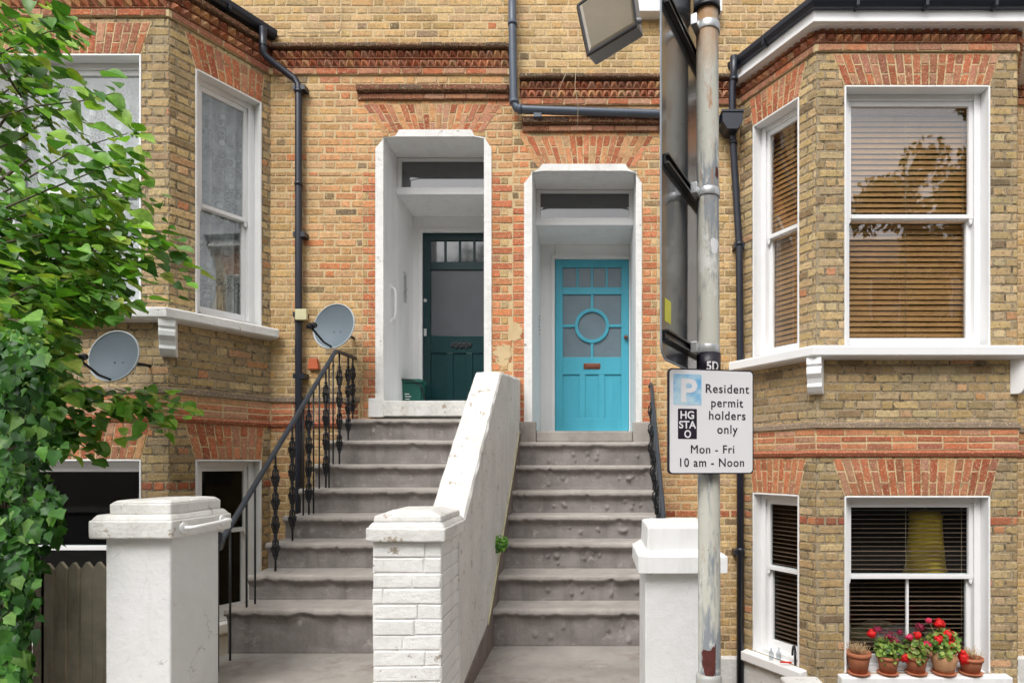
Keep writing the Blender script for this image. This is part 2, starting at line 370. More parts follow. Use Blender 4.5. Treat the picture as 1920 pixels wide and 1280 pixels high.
def brickwork(mb, fr, u0, u1, v0, v1, holes, colf, ph=0.0, S=.224, H=.108, mort=.012, zones=()):
    """Flemish bond bricks standing 4 mm proud of a mortar sheet; zones: (z0, z1, fn(row)->list of (width, palette))"""
    zh = [(z[0], z[1], -99, 99) for z in zones]
    k0 = math.floor((v0-ph)/BH); k1 = math.ceil((v1-ph)/BH)
    for k in range(k0, k1):
        a = max(v0, ph+k*BH)+mort/2; b = min(v1, ph+(k+1)*BH)-mort/2
        if b-a < .02: continue
        per = S+H
        u = math.floor(u0/per)*per-per+(per/2 if k % 2 else 0)
        wob = lambda: random.uniform(-.004, .004)
        while u < u1:
            for wd in (S, H):
                c0 = u+mort/2+wob(); c1 = u+wd-mort/2+wob(); u += wd
                c0 = max(c0, u0); c1 = min(c1, u1)
                if c1-c0 < .02: continue
                for r in sub_rects((c0, c1, a, b), list(holes)+zh):
                    if r[1]-r[0] > .02 and r[3]-r[2] > .02:
                        mb.brick(fr, [(r[0], r[2]), (r[1], r[2]), (r[1], r[3]), (r[0], r[3])], -.004, .0045, .009, colf((r[0]+r[1])/2, (r[2]+r[3])/2, k))
        for z0, z1, fn in zones:
            u = z0
            for wd, pal in fn(k, z1-z0):
                for r in sub_rects((u+mort/2, u+wd-mort/2, a, b), list(holes)):
                    if r[1]-r[0] > .015 and r[3]-r[2] > .02:
                        mb.brick(fr, [(r[0], r[2]), (r[1], r[2]), (r[1], r[3]), (r[0], r[3])], -.004, .0055, .006, pick(pal))
                u += wd
    for r in sub_rects((u0, u1, v0, v1), holes):
        mb.add([fr.p(r[0], 0, r[2]), fr.p(r[1], 0, r[2]), fr.p(r[1], 0, r[3]), fr.p(r[0], 0, r[3])], [(0, 1, 2, 3)], 1)
def arch(mb, fr, b0, b1, t0, t1, v0, v1, n, pal=RED, d=.008, k=1.0):
    g = .010
    mb.quadprism(fr, [(b0-.005, v0), (b1+.005, v0), (t1+.005, v1), (t0-.005, v1)], 0, d-.0035, 1)
    for i in range(n):
        def L(f, v):
            t = (v-v0)/(v1-v0); x0 = b0+(b1-b0)*f; x1 = t0+(t1-t0)*f; return x0+(x1-x0)*t
        f0 = i/n; f1 = (i+1)/n
        cuts = [.36] if i % 2 else [.66]
        vv = [v0+.003]+[v0+(v1-v0)*c for c in cuts]+[v1-.003]
        for j in range(len(vv)-1):
            a = vv[j]+(g/2 if j else 0); b = vv[j+1]-(g/2 if j < len(vv)-2 else 0)
            mb.brick(fr, [(L(f0, a)+g/2, a), (L(f1, a)-g/2, a), (L(f1, b)-g/2, b), (L(f0, b)+g/2, b)], 0, d, .005, pick(pal, k), jit=.001)
def teeth(mb, fr, u0, u1, v0, v1, d0, d1, pal, w=.076):
    n = max(1, round((u1-u0)/w)); w = (u1-u0)/n
    for i in range(n):
        a = u0+i*w; c = pick(pal)
        j = random.uniform(-.004, .004)
        mb.add([fr.p(a+.002, d0, v0), fr.p(a+w-.002, d0, v0), fr.p(a+w-.002, d0, v1), fr.p(a+.002, d0, v1), fr.p(a+w/2+j, d1+j, (v0+v1)/2+j)], [(0, 1, 4), (1, 2, 4), (2, 3, 4), (3, 0, 4)], 0, c)
def course(mb, fr, u0, u1, v0, v1, d0, d1, pal, bl=.225, g=.009):
    n = max(1, round((u1-u0)/bl)); w = (u1-u0)/n
    for i in range(n):
        mb.brick(fr, [(u0+i*w+g/2, v0), (u0+(i+1)*w-g/2, v0), (u0+(i+1)*w-g/2, v1), (u0+i*w+g/2, v1)], d0, d1, .006, pick(pal))
# plan of the terrace
XP = -.84                                         # party line between the houses
DW = 6.0; DB = 5.22
LB = [(-6.04, DW), (-5.573, DB), (-3.787, DB), (-3.316, DW)]
RB = [(1.484, DW), (1.97, DB), (3.76, DB), (4.245, DW)]
frW = Fr((0, DW), (1, 0)); frB = Fr((0, DB), (1, 0))
def seg(a, b): return Fr(a, (b[0]-a[0], b[1]-a[1])), math.dist(a, b)
frLS, lLS = seg(LB[2], LB[3]); frLX, lLX = seg(LB[0], LB[1])
frRS, lRS = seg(RB[0], RB[1]); frRX, lRX = seg(RB[2], RB[3])
OFF = .31                                         # the left house stands this much higher
H = {'A': OFF, 'B': 0.0}
WU = {'A': (1.381, 3.63), 'B': (1.035, 3.351)}    # upper windows
WL = {'A': (-1.5, .03), 'B': (-1.86, -.294)}      # lower windows
win = {}
win['A'] = dict(F=(-5.325, -4.035), S=(.215, .815)); win['B'] = dict(F=(2.225, 3.512), S=(.184, .735))
DOOR = {'A': (-2.155, -1.129, .60, 3.328), 'B': (-.638, .42, .33, 2.979)}
BOT = -2.4
def noi(x, y, s, o=0): return noise.noise(Vector((x*s+o, y*s, o*1.7)))
def lerpc(a, b, t): return tuple(x+(y-x)*t for x, y in zip(a, b))
def colA(u, v, k):
    n = noi(u, v, 1.3, 3); r = random.random()
    pr = min(1, 1.35*max(0, 1-abs(u+2.2)/1.25)*max(0, 1-abs(v-3.0)/2.2))
    if u > -1.2 and v > 2.9: pr = .85
    if v > 4.2: pr = .0
    if v < .6 and u > -3.4: pr = max(pr, .2)
    if r < .02+pr*.25: return pick(ORA+QRD[:1])
    if r < .02+pr*.25+.05+max(0, n)*.12: return pick(DRK)
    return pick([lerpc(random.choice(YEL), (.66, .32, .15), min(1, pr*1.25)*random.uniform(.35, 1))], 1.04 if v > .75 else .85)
def colB(u, v, k):
    r = random.random(); n = noi(u, v, 1.1, 9)
    pr = .03
    if -1 < u < .9 and 2.3 < v < 3.7: pr = .9
    if -1 < u < 1.0 and v < 3: pr = max(pr, .55)
    if abs(v+.53) < .03 : return pick(RED)
    if r < pr*.3: return pick(ORA+QRD[:1])
    if r < pr*.3+.05+max(0, n)*.12: return pick(DRK)
    return pick([lerpc(random.choice(YEL), (.66, .32, .15), min(1, pr*1.2)*random.uniform(.3, 1))], 1.04)
def colbay(hs):
    def f(u, v, k):
        r = random.random(); v2 = v-hs
        if .06 < v2 < .33: return pick(RED, .95)
        if -.57 < v2 < -.49: return pick(RED, .9)
        if r < .04: return pick(ORA)
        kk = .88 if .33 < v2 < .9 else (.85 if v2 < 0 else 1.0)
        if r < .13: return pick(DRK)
        return pick(BAY, kk)
    return f
def quoin_side(edge):
    def f(k, w):
        if k % 2: return [(w, QRD)]
        return ([(w*.38, YEL+ORA), (w*.62, QRD)] if edge == 'r' else [(w*.62, QRD), (w*.38, YEL+ORA)])
    return f
def quoin_mid(k, w):
    return [(w*.5, QRD), (w*.5, QRD+ORA[:1])] if k % 2 else [(w*.27, QRD+PNK[:1]), (w*.23, YEL+ORA), (w*.23, ORA), (w*.27, QRD+PNK[:1])]
def quoin_strip(edge):
    def f(k, w): return [(w, RED+ORA)]
    return f
# ================================================================ the two houses
houseA = thing('terraced_house', 'yellow brick terraced house with lace curtained bay and dark green front door', 'house', (-3.4, 6, BOT), 'terraced houses')
houseB = thing('terraced_house', 'yellow brick terraced house with wooden blinds in its bay and turquoise front door', 'house', (1.8, 6, BOT), 'terraced houses')
houses = {'A': houseA, 'B': houseB}
TOP = 7.2
def house_walls(k):
    hs = H[k]; ho = houses[k]; mb = MB()
    bay = LB if k == 'A' else RB
    u0, u1 = (-9.5, XP) if k == 'A' else (XP, 8.0)
    d = DOOR[k]
    dh = (d[0]-.01, d[1]+.01, BOT, d[3]+.01)
    bh = (bay[0][0], bay[3][0], BOT, 4.02+hs)
    if k == 'A': zones = [(-2.375, -2.235, quoin_side('r')), (-1.053, XP, lambda kk, w: quoin_mid(kk, .344)[:2] if kk % 2 == 0 else [(w, QRD)])]
    else: zones = [(XP, -.709, lambda kk, w: [(w, QRD)]), (.485, .64, quoin_side('l'))]
    cf = colA if k == 'A' else colB
    ztop = 3.2+hs*.0+(.35 if k == 'A' else 0)
    # quoins run only beside the doorway: below its head
    zh = 2.62 if k == 'B' else 2.98
    holes = [dh, bh]
    lo, hi = BOT, TOP
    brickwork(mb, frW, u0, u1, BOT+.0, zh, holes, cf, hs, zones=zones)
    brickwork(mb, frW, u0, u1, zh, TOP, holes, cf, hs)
    # bay
    cb = colbay(hs); wn = win[k]; top = 4.02+hs
    wf = wn['F']; ws = wn['S']; U_ = WU[k]; L_ = WL[k]
    fh = [(wf[0], wf[1], U_[0], U_[1]), (wf[0], wf[1], L_[0], L_[1])]
    sh = [(ws[0], ws[1], U_[0], U_[1]), (ws[0], ws[1], L_[0], L_[1])]
    frS, lS = (frLS, lLS) if k == 'A' else (frRS, lRS); frX, lX = (frLX, lLX) if k == 'A' else (frRX, lRX)
    build('brick_wall', mb, ['brick', 'mortar'], ho, fixn=False); mb = MB()
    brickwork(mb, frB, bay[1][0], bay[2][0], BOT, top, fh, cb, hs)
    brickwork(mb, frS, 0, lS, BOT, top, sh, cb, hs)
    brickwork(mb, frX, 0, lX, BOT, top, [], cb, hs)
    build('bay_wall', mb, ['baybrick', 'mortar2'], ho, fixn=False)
    # hidden side, back and party walls so the shell is closed
    mb = MB()
    mb.box(u0, u1, 12, 12.25, BOT, TOP)
    mb.box(u0-.25, u0, 6.01, 12, BOT, TOP); mb.box(u1 if k == 'B' else u1-.1, u1+.25 if k == 'B' else u1-.02, 7.35, 12, BOT, TOP)
    build('rear_wall', mb, 'mortar', ho)
    mb = MB(); mb.add([(u0, 5.8, TOP), (u1, 5.8, TOP), (u1, 9.1, TOP+2), (u0, 9.1, TOP+2)], [(0, 1, 2, 3)])
    mb.add([(u0, 9.1, TOP+2), (u1, 9.1, TOP+2), (u1, 12.4, TOP), (u0, 12.4, TOP)], [(0, 1, 2, 3)])
    build('roof', mb, 'slate', ho)
    # arches
    def ab(*a, **k_):
        mb = MB(); arch(mb, *a, **k_); build('brick_arch', mb, ['brick', 'mortar'], ho, fixn=False)
    for q, (w0, w1) in ((U_, wf), (L_, wf)):
        lower = q is L_
        ab(frB, w0, w1, w0-.11, w1+.09, q[1]+.005, q[1]+(.335 if lower else .285), 19, PNK+RED[:2] if not lower else ORA[:1]+RED+PNK, k=.95)
    for q in (U_, L_):
        w0, w1 = ws; lower = q is L_
        a0, a1 = (w0-.09, w1+.03) if k == 'A' else (w0-.05, w1+.08)
        ab(frS, w0, w1, a0, min(a1, lS-.03), q[1]+.005, q[1]+(.335 if lower else .285), 9, RED+PNK[:1])
    if k == 'A': ab(frW, (720-PX)/183.3, (905-PX)/183.3, (680-PX)/183.3, (942-PX)/183.3, 3.375, 3.665, 19, PNK+RED+ORA)
    else: ab(frW, (1008-PX)/183.3, (1190-PX)/183.3, (973-PX)/183.3, (1226-PX)/183.3, 3.02, 3.34, 19, RED+ORA)
    # cornice
    mb = MB()
    if k == 'A': path = [(-9.5, DW)]+LB+[((955-PX)/183.3, DW)]
    else: path = [((975-PX)/183.3, DW)]+RB+[(8, DW)]
    z = 3.65+hs
    mb.sweep(path, [(0, z+.0), (.018, z+.002), (.018, z+.065), (0, z+.068)], 1, caps=True)
    mb.sweep(path, [(0, z+.068), (.028, z+.070), (.028, z+.078), (.012, z+.0785), (.012, z+.150), (.035, z+.152), (.035, z+.161), (.018, z+.1615), (.018, z+.240), (0, z+.241)], 0, (.26, .09, .05))
    mb.sweep(path, [(0, z+.2415), (.075, z+.243), (.08, z+.27), (.055, z+.295), (0, z+.30)], 0, (.16, .09, .06))
    for i in range(len(path)-1):
        fr, L = seg(path[i], path[i+1]); e0 = .012 if i and path[i][1] < 5.9 else -.01; 
        a0 = 0.01 if (i == 0 or path[i][1] < 5.9) else .03; a1 = L-.01 if (i == len(path)-2 or path[i+1][1] < 5.9) else L-.03
        pal = [(c[0]*.82, c[1]*.85, c[2]*.9) for c in RED+PNK]
        course(mb, fr, a0, a1, z+.004, z+.062, .01, .024, RED+PNK)
        teeth(mb, fr, a0, a1, z+.079, z+.150, .014, .062, RED+PNK+ORA+ORA)
        teeth(mb, fr, a0, a1, z+.162, z+.239, .020, .070, pal+ORA)
        course(mb, fr, a0, a1, z+.250, z+.283, .05, .084, [(.16, .08, .055), (.12, .08, .06), (.2, .1, .06)] if path[i][1] > 5.9 and path[i+1][1] > 5.9 else [(.28, .1, .06), (.22, .09, .06)])
    build('dogtooth_cornice', mb, ['brick', 'mortar'], ho, fixn=False)
    # string course round the bay and drip hood above the door
    mb = MB(); bb = .062+hs
    path = [(-9.5, DW)]+LB+[(-2.4, DW)] if k == 'A' else [(1.0, DW)]+RB+[(8, DW)]
    mb.sweep(path, [(0, bb-.01), (.022, bb), (.035, bb+.03), (.018, bb+.05), (0, bb+.055)], 0, (.44, .14, .075))
    mb.sweep(path, [(0, bb+.056), (.0095, bb+.057), (.0095, bb+.248), (0, bb+.249)], 1)
    mb.sweep(path, [(0, bb+.25), (.03, bb+.252), (.022, bb+.29), (0, bb+.31)], 0, (.25, .19, .14))
    for i in range(len(path)-1):
        fr, L = seg(path[i], path[i+1])
        for j in range(3): course(mb, fr, -.006 if (i and path[i][1] < 5.9) else .01, L+.006 if (i < len(path)-2 and path[i+1][1] < 5.9) else L-.01, bb+.064+j*.062, bb+.114+j*.062, .002, .0135, RED+PNK+ORA[:1], bl=.23+.01*j)
    if k == 'A':
        hp = [((672-PX)/183.3, DW), ((955-PX)/183.3, DW)]; hz = 3.70; 
    else: hp = [((980-PX)/183.3, DW), ((1236-PX)/183.3, DW)]; hz = 3.375
    mb.sweep(hp, [(0, hz), (.02, hz+.002), (.03, hz+.055), (.02, hz+.06), (0, hz+.062)], 0, (.34, .14, .085))
    mb.sweep(hp, [(0, hz+.0625), (.05, hz+.063), (.075, hz+.125), (.05, hz+.14), (0, hz+.145)], 0, (.19, .09, .06))
    course(mb, frW, hp[0][0]+.04, hp[1][0]-.01, hz+.006, hz+.054, .01, .035, PNK)
    course(mb, frW, hp[0][0]+.01, hp[1][0]-.01, hz+.075, hz+.122, .04, .078, [(.2, .08, .05), (.26, .10, .06), (.14, .08, .06)])
    build('string_course', mb, ['brick', 'mortar'], ho, fixn=False)
    # bay roof, gutter
    path = bay; mb = MB()
    z = 3.95+hs
    if k == 'B':
        mb.sweep(path, [(0, 3.83), (.10, 3.832), (.10, 4.0), (.115, 4.002), (.115, 4.02), (0, 4.022)], 0)
        mb.sweep(path, [(.101, 3.832), (.125, 3.833), (.125, 3.862), (.101, 3.867)], 0)
        build('fascia', mb, 'joinery', ho, bevel=.003); mb = MB()
        gz, gd = 3.955, .17
    else: gz, gd = 4.305, .12
    prof = [(gd-.055+.058*math.cos(a)*-1, gz+.05-.06*math.sin(a)) for a in [math.pi*i/8 for i in range(9)]]
    prof += [(gd+.012, gz+.055), (gd-.005, gz+.055)]
    gp = path
    mb.sweep(gp, [(gd-.055+r_*math.cos(a), gz+.05-r_*math.sin(a)) for r_, a in [(.06, math.pi*i/8) for i in range(9)]]+[(gd-.115, gz+.07), (gd+.005, gz+.07)], 0)
    for i in range(3):
        fr, L = seg(gp[i], gp[i+1]); n = max(1, int(L/.55))
        for j in range(n):
            u = (j+.5)*L/n; mb.fbox(fr, u-.012, u+.012, gd-.13, gd+.008, gz-.018, gz+.06)
            mb.quadprism(fr, [(u-.018, gz+.0), (u+.018, gz+.0), (u, gz-.035)], gd-.03, gd-.005)
    build('gutter', mb, 'pipe', ho, bevel=.002)
    mb = MB(); rz = gz+.06; cx = (bay[1][0]+bay[2][0])/2
    b4 = [(bay[0][0]-.1, 6.02), (bay[1][0]-.05, 5.12), (bay[2][0]+.05, 5.12), (bay[3][0]+.1, 6.02)]
    tp = [(b4[0][0]+.5, 6.02), (b4[3][0]-.5, 6.02)]
    vs = [(x, y, rz) for x, y in b4]+[(x, y, rz+.22) for x, y in tp]
    mb.add(vs, [(0, 1, 4), (1, 2, 5, 4), (2, 3, 5), (0, 1, 2, 3)])
    build('bay_roof', mb, 'slate', ho)
    # sills and corbels
    mb = MB(); st = 1.02 if k == 'B' else 1.352
    fr0 = path[0]
    t = lambda e: e
    pth = path if k == 'A' else path
    if k == 'A': pth = path[:3]+[(path[3][0]+.10, 6.0)] if False else path
    mb.sweep(pth, [(-.02, st-.105), (.13, st-.10), (.155, st-.085), (.155, st-.012), (.14, st), (-.02, st+.006)], 0)
    build('bay_sill', mb, 'joinery' if k == 'B' else 'chip', ho, bevel=.004)
    for ci in (1, 2):
        c0 = Vector(bay[ci]); e1 = (c0-Vector(bay[ci-1])).normalized(); e2 = (Vector(bay[ci+1])-c0).normalized()
        tu = (e1+e2).normalized(); fc = Fr((c0.x, c0.y), (tu.x, tu.y)); zt = st-.10
        mb = MB(); q = [(-.03, zt), (.135, zt), (.14, zt-.06), (.12, zt-.075), (.135, zt-.10), (.135, zt-.14), (.105, zt-.18), (.09, zt-.22), (.10, zt-.25), (.07, zt-.29), (.05, zt-.31), (-.03, zt-.31)]
        n_ = len(q); mb.add([fc.p(-.062, d_, z_) for d_, z_ in q]+[fc.p(.062, d_, z_) for d_, z_ in q], [tuple(range(n_)), tuple(range(2*n_-1, n_-1, -1))]+[(i, i+n_, (i+1) % n_+n_, (i+1) % n_) for i in range(n_)])
        build('corbel', mb, 'white', ho, bevel=.006)
    # lower sills
    mb = MB(); lz = WL[k][0]
    mb.sweep([(bay[1][0]+.19, DB), (bay[2][0]-.1, DB)], [(-.16, lz-.12), (.06, lz-.12), (.09, lz-.1), (.09, lz-.015), (-.16, lz+.005)])
    a_ = frS.p(ws[0]-.09, 0, 0)[:2]; c_ = frS.p(ws[1]+.09, 0, 0)[:2]
    mb.sweep([a_, c_], [(-.14, lz-.12), (.06, lz-.12), (.09, lz-.1), (.09, lz-.015), (-.14, lz+.008)])
    build('window_sill', mb, 'white', ho, bevel=.008)
    # painted plinth
    mb = MB(); pz = -1.97 if k == 'B' else -1.62
    p1 = [(1.0, DW)]+RB+[(8, DW)] if k == 'B' else [(-9.5, DW)]+LB+[(-2.7, DW)]
    mb.sweep(p1, [(-.01, BOT), (.035, BOT), (.035, pz-.02), (.02, pz), (-.01, pz+.01)])
    build('plinth', mb, 'oldpaint', ho, bevel=.004)
for k in 'AB': house_walls(k)
# ---------------------------------------------------------------- sash windows
def window(ho, fr, u0, u1, v0, v1, meet, bars=(), wname='window', rev=.11, subs='joinery', gm='glass'):
    mb = MB(); t = .012
    # painted reveals
    mb.fbox(fr, u0-.004, u0+t, -rev, .009, v0, v1); mb.fbox(fr, u1-t, u1+.004, -rev, .009, v0, v1)
    mb.fbox(fr, u0+t, u1-t, -rev, .0085, v1-t, v1+.004)
    # box frame
    a, b, c, d = u0+t+.001, u1-t-.001, v0, v1-t-.001; s = .055; dd = -rev+.012
    mb.fbox(fr, a, a+s, -rev-.09, dd, c, d); mb.fbox(fr, b-s, b, -rev-.09, dd, c, d)
    mb.fbox(fr, a+s, b-s, -rev-.09, dd-.001, d-s*.9, d)
    mb.fbox(fr, a+s, b-s, -rev-.09, dd+.05, c, c+.035)
    mb.fbox(fr, a+s*.6, a+s+.008, dd, dd+.008, c, d); mb.fbox(fr, b-s-.008, b-s*.6, dd, dd+.008, c, d)
    wo = build(wname, mb, 'joinery', ho, bevel=.003)
    a += s; b -= s; c += .035; d -= s*.9
    for i, (z0, z1, dp) in enumerate(((meet-.02, d, dd-.018), (c, meet+.02, dd-.055))):
        mb = MB(); st = .04; tr = .045 if i == 0 else .038; br = .038 if i == 0 else .075
        mb.fbox(fr, a, a+st, dp-.035, dp, z0, z1); mb.fbox(fr, b-st, b, dp-.035, dp, z0, z1)
        mb.fbox(fr, a+st, b-st, dp-.034, dp-.001, z1-tr, z1); mb.fbox(fr, a+st, b-st, dp-.034, dp+(.006 if i == 0 else -.001), z0, z0+br)
        if i == 0:
            for q in (a, b-st): # horns
                mb.quadprism(fr, [(q+.002, z0), (q+st-.002, z0), (q+st-.006, z0-.03), (q+st-.016, z0-.05), (q+.016, z0-.05), (q+.006, z0-.03)], dp-.032, dp-.002)
        if i == 1:
            for f in bars:
                u = a+(b-a)*f; mb.fbox(fr, u-.011, u+.011, dp-.03, dp-.003, z0+br, z1-tr)
        build('sash', mb, subs, wo, bevel=.003)
        mb = MB(); mb.fbox(fr, a+st-.005, b-st+.005, dp-.022, dp-.018, z0+br-.004, z1-tr+.004); build('pane', mb, gm, wo)
    return wo
window(houseA, frB, *win['A']['F'], *WU['A'], 2.46); window(houseA, frLS, *win['A']['S'], *WU['A'], 2.44)
window(houseA, frB, *win['A']['F'], *WL['A'], -.77, gm='lowglass'); window(houseA, frLS, *win['A']['S'], *WL['A'], -.66, gm='lowglass')
window(houseB, frB, *win['B']['F'], *WU['B'], 2.24); window(houseB, frRS, *win['B']['S'], *WU['B'], 2.24)
window(houseB, frB, *win['B']['F'], *WL['B'], -1.03, bars=(.5,), gm='lowglass'); window(houseB, frRS, *win['B']['S'], *WL['B'], -1.03, gm='lowglass')
# rooms behind the bays
for k, bay in (('A', LB), ('B', RB)):
    ho = houses[k]
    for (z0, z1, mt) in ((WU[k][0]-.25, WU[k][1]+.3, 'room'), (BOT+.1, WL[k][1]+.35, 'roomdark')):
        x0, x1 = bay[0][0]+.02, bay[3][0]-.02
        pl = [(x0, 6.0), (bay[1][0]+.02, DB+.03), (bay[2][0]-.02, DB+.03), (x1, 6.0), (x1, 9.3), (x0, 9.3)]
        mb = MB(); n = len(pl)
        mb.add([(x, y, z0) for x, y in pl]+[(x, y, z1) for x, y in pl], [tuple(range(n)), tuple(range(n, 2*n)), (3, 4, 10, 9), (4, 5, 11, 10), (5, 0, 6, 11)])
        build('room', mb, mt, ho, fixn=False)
# ---------------------------------------------------------------- doorways
def porch(k):
    ho = houses[k]; x0, x1, zf, zh = DOOR[k]; mb = MB(); DR = 6.98
    D1 = 6.40
    zt = 2.92 if k == 'A' else 2.586      # underside of transom = porch ceiling
    # outer reveal: jambs and soffit
    mb.box(x0-.16, x0, 6.006, D1, zf-.05, zh+.1); mb.box(x1, x1+.16, 6.006, D1, zf-.05, zh+.1); mb.box(x0, x1, 6.007, D1, zh, zh+.1)
    # inner porch
    mb.box(x0-.16, x0, D1, DR, zf-.05, zt+.1); mb.box(x1, x1+.16, D1, DR, zf-.05, zt+.1); mb.box(x0, x1, D1+.08, DR, zt, zt+.1)
    mb.box(x0-.16, x1+.16, DR+.06, DR+.12, zf-.05, zh)
    build('porch', mb, 'white', ho, bevel=.006)
    mb = MB(); mb.box(x0, x1, 6.02, DR+.1, zf-.2, zf); build('porch_floor', mb, 'stone2' if k == 'B' else 'white', ho)
    # fanlight frame and transom
    mb = MB(); g0 = 3.0 if k == 'A' else 2.668; s = .045
    mb.box(x0, x0+s, D1, D1+.07, g0, zh); mb.box(x1-s, x1, D1, D1+.07, g0, zh); mb.box(x0+s, x1-s, D1+.001, D1+.07, zh-.03, zh)
    mb.box(x0, x1, D1-.02, D1+.08, zt, g0)
    fl = build('fanlight', mb, 'joinery', ho, bevel=.004)
    mb = MB(); mb.box(x0+s, x1-s, D1+.03, D1+.036, g0, zh-.03); build('pane', mb, 'fanglass', fl)
    # surround moulding on the face of the wall
    if k == 'A': outp = [(705, 782), (705, 280), (720, 262), (743, 256), (750, 245), (884, 245), (890, 256), (909, 260), (922, 280), (922, 782)]
    else: outp = [(983, 792), (983, 345), (998, 327), (1010, 318), (1018, 309), (1172, 309), (1178, 318), (1190, 325), (1203, 345), (1203, 792)]
    q = [((a-PX)/183.3, (PY-b)/183.3) for a, b in outp]
    inn = [(x0, q[0][1]), (x0, zh-.09), (x0+.01, zh-.02), (x0+.10, zh), (x0+.12, zh+.0), (x1-.12, zh+.0), (x1-.10, zh), (x1-.01, zh-.02), (x1, zh-.09), (x1, q[-1][1])]
    inn = [(x0, q[0][1]), (x0, zh-.3), (x0, zh-.02), (x0+.10, zh), (x0+.12, zh), (x1-.12, zh), (x1-.10, zh), (x1, zh-.02), (x1, zh-.3), (x1, q[-1][1])]
    mb = MB()
    for i in range(len(q)-1):
        mb.quadprism(frW, [q[i], q[i+1], inn[i+1], inn[i]], .0, .018)
    b = (PY-745)/183.3 if k == 'A' else None
    if k == 'A':
        mb.box((694-PX)/183.3, x0+.02, 5.955, 5.99, .47, .66)
    build('door_surround', mb, 'chip', ho, bevel=.005)
    return DR
def surf(mb, poly, y0, y1): mb.prism(poly, 'y', y0, y1)
def door(k):
    ho = houses[k]; DR = 6.98
    x0, x1, z0, z1 = ((-2.04, -1.17, .64, 2.731) if k == 'A' else (-.469, .405, .385, 2.414))
    pm = 'green' if k == 'A' else 'blue'
    # frame
    mb = MB(); X0, X1, zf, zh = DOOR[k]; zc = 2.92 if k == 'A' else 2.586
    mb.box(X0, x0-.003, DR-.03, DR+.05, zf, zc); mb.box(x1+.003, X1, DR-.03, DR+.05, zf, zc); mb.box(x0-.003, x1+.003, DR-.03, DR+.05, z1+.003, zc)
    mb.box(x0-.045, x0-.003, DR-.045, DR-.03, zf, z1+.045); mb.box(x0-.045, x1+.003, DR-.046, DR-.0305, z1+.004, z1+.046)
    mb.box(x0-.003, x1+.003, DR-.04, DR+.05, zf, z0-.004)
    build('door_frame', mb, 'joinery', ho, bevel=.004)
    W = x1-x0; Hh = z1-z0; s = .09
    mb = MB(); Y0, Y1 = DR-.01, DR+.04
    mb.box(x0, x0+s, Y0, Y1, z0, z1); mb.box(x1-s, x1, Y0, Y1, z0, z1)
    f = lambda y: z0+Hh*(1-(y-(437 if k == 'A' else 487))/(313. if k == 'A' else 318.))
    if k == 'A': rails = [(437, 450), (488, 502), (619, 650), (733, 752)]
    else: rails = [(487, 501), (538, 551), (668, 700), (782, 806)]
    for a, b in rails: mb.box(x0+s, x1-s, Y0+.0005, Y1, max(z0, f(b)), f(a))
    a, b = x0+s, x1-s; n = 4
    for i in range(1, n):
        u = a+(b-a)*i/n; mb.box(u-.012, u+.012, Y0+.003, Y1-.003, f(rails[1][0]), f(rails[0][1]))
    for i in range(1, 3):
        u = a+(b-a)*i/3; mb.box(u-.035, u+.035, Y0+.001, Y1, f(rails[3][0]), f(rails[2][1]))
    mb.box(a, b, Y0+.018, Y1-.01, f(rails[3][0]), f(rails[2][1]))
    if k == 'A':   # dark top lights have stouter mullions
        for i in range(4):
            u0 = a+(b-a)*i/4; 
    else:
        cx = (a+b)/2; cz = (f(551)+f(668))/2; ri, ro = .165, .205
        nn = 48
        for i in range(nn):
            t0, t1 = 2*math.pi*i/nn, 2*math.pi*(i+1)/nn
            surf(mb, [(cx+ri*math.cos(t0), cz+ri*math.sin(t0)), (cx+ro*math.cos(t0), cz+ro*math.sin(t0)), (cx+ro*math.cos(t1), cz+ro*math.sin(t1)), (cx+ri*math.cos(t1), cz+ri*math.sin(t1))], Y0-.004, Y1-.01)
        mb.box(a, cx-ro+.005, Y0+.003, Y1-.01, cz-.016, cz+.016); mb.box(cx+ro-.005, b, Y0+.003, Y1-.01, cz-.016, cz+.016)
        mb.box(cx-.016, cx+.016, Y0+.003, Y1-.01, f(668), cz-ro+.005); mb.box(cx-.016, cx+.016, Y0+.003, Y1-.01, cz+ro-.005, f(551))
    do = build('front_door', mb, pm, ho, bevel=.003)
    do['label'] = 'dark green panelled front door with a large obscured pane' if k == 'A' else 'turquoise front door with a round glazing bar'
    mb = MB(); mb.box(a+.001, b-.001, Y0+.022, Y0+.027, f(rails[1][0]), f(rails[0][1])); build('top_pane', mb, 'obscure2' if k == 'B' else 'fanglass', do)
    mb = MB(); mb.box(a+.001, b-.001, Y0+.022, Y0+.027, f(rails[2][0]), f(rails[1][1])); build('pane', mb, 'obscure2' if k == 'B' else 'obscure', do)
    mb = MB(); lx = (a+b)/2 if k == 'B' else (865-PX)/F*6.97
    if k == 'B':
        lz = f(685); mb.box(lx-.10, lx+.10, Y0-.008, Y0, lz-.034, lz+.034); build('letterbox', mb, 'brass', do, bevel=.004)
        mb = MB(); mb.box(lx-.082, lx+.082, Y0-.016, Y0-.0085, lz-.018, lz+.018); build('letterbox_flap', mb, 'brass', do, bevel=.003)
        mb = MB(); mb.sphere((x1-.035, Y0-.03, f(632)), .026, 12); mb.tube([(x1-.035, Y0, f(632)), (x1-.035, Y0-.03, f(632))], .01); build('door_knob', mb, 'brass', do)
    else:
        lz = f(636); mb.box(lx-.10, lx+.10, Y0-.012, Y0, lz-.025, lz+.025)
        for sx in (-.11, .11, -.06, .06, 0):
            for sz in (-.03, .03): mb.sphere((lx+sx, Y0-.006, lz+sz*(1 if abs(sx) < .1 else .3)), .016, 8)
        build('letterbox', mb, 'black', do, bevel=.003)
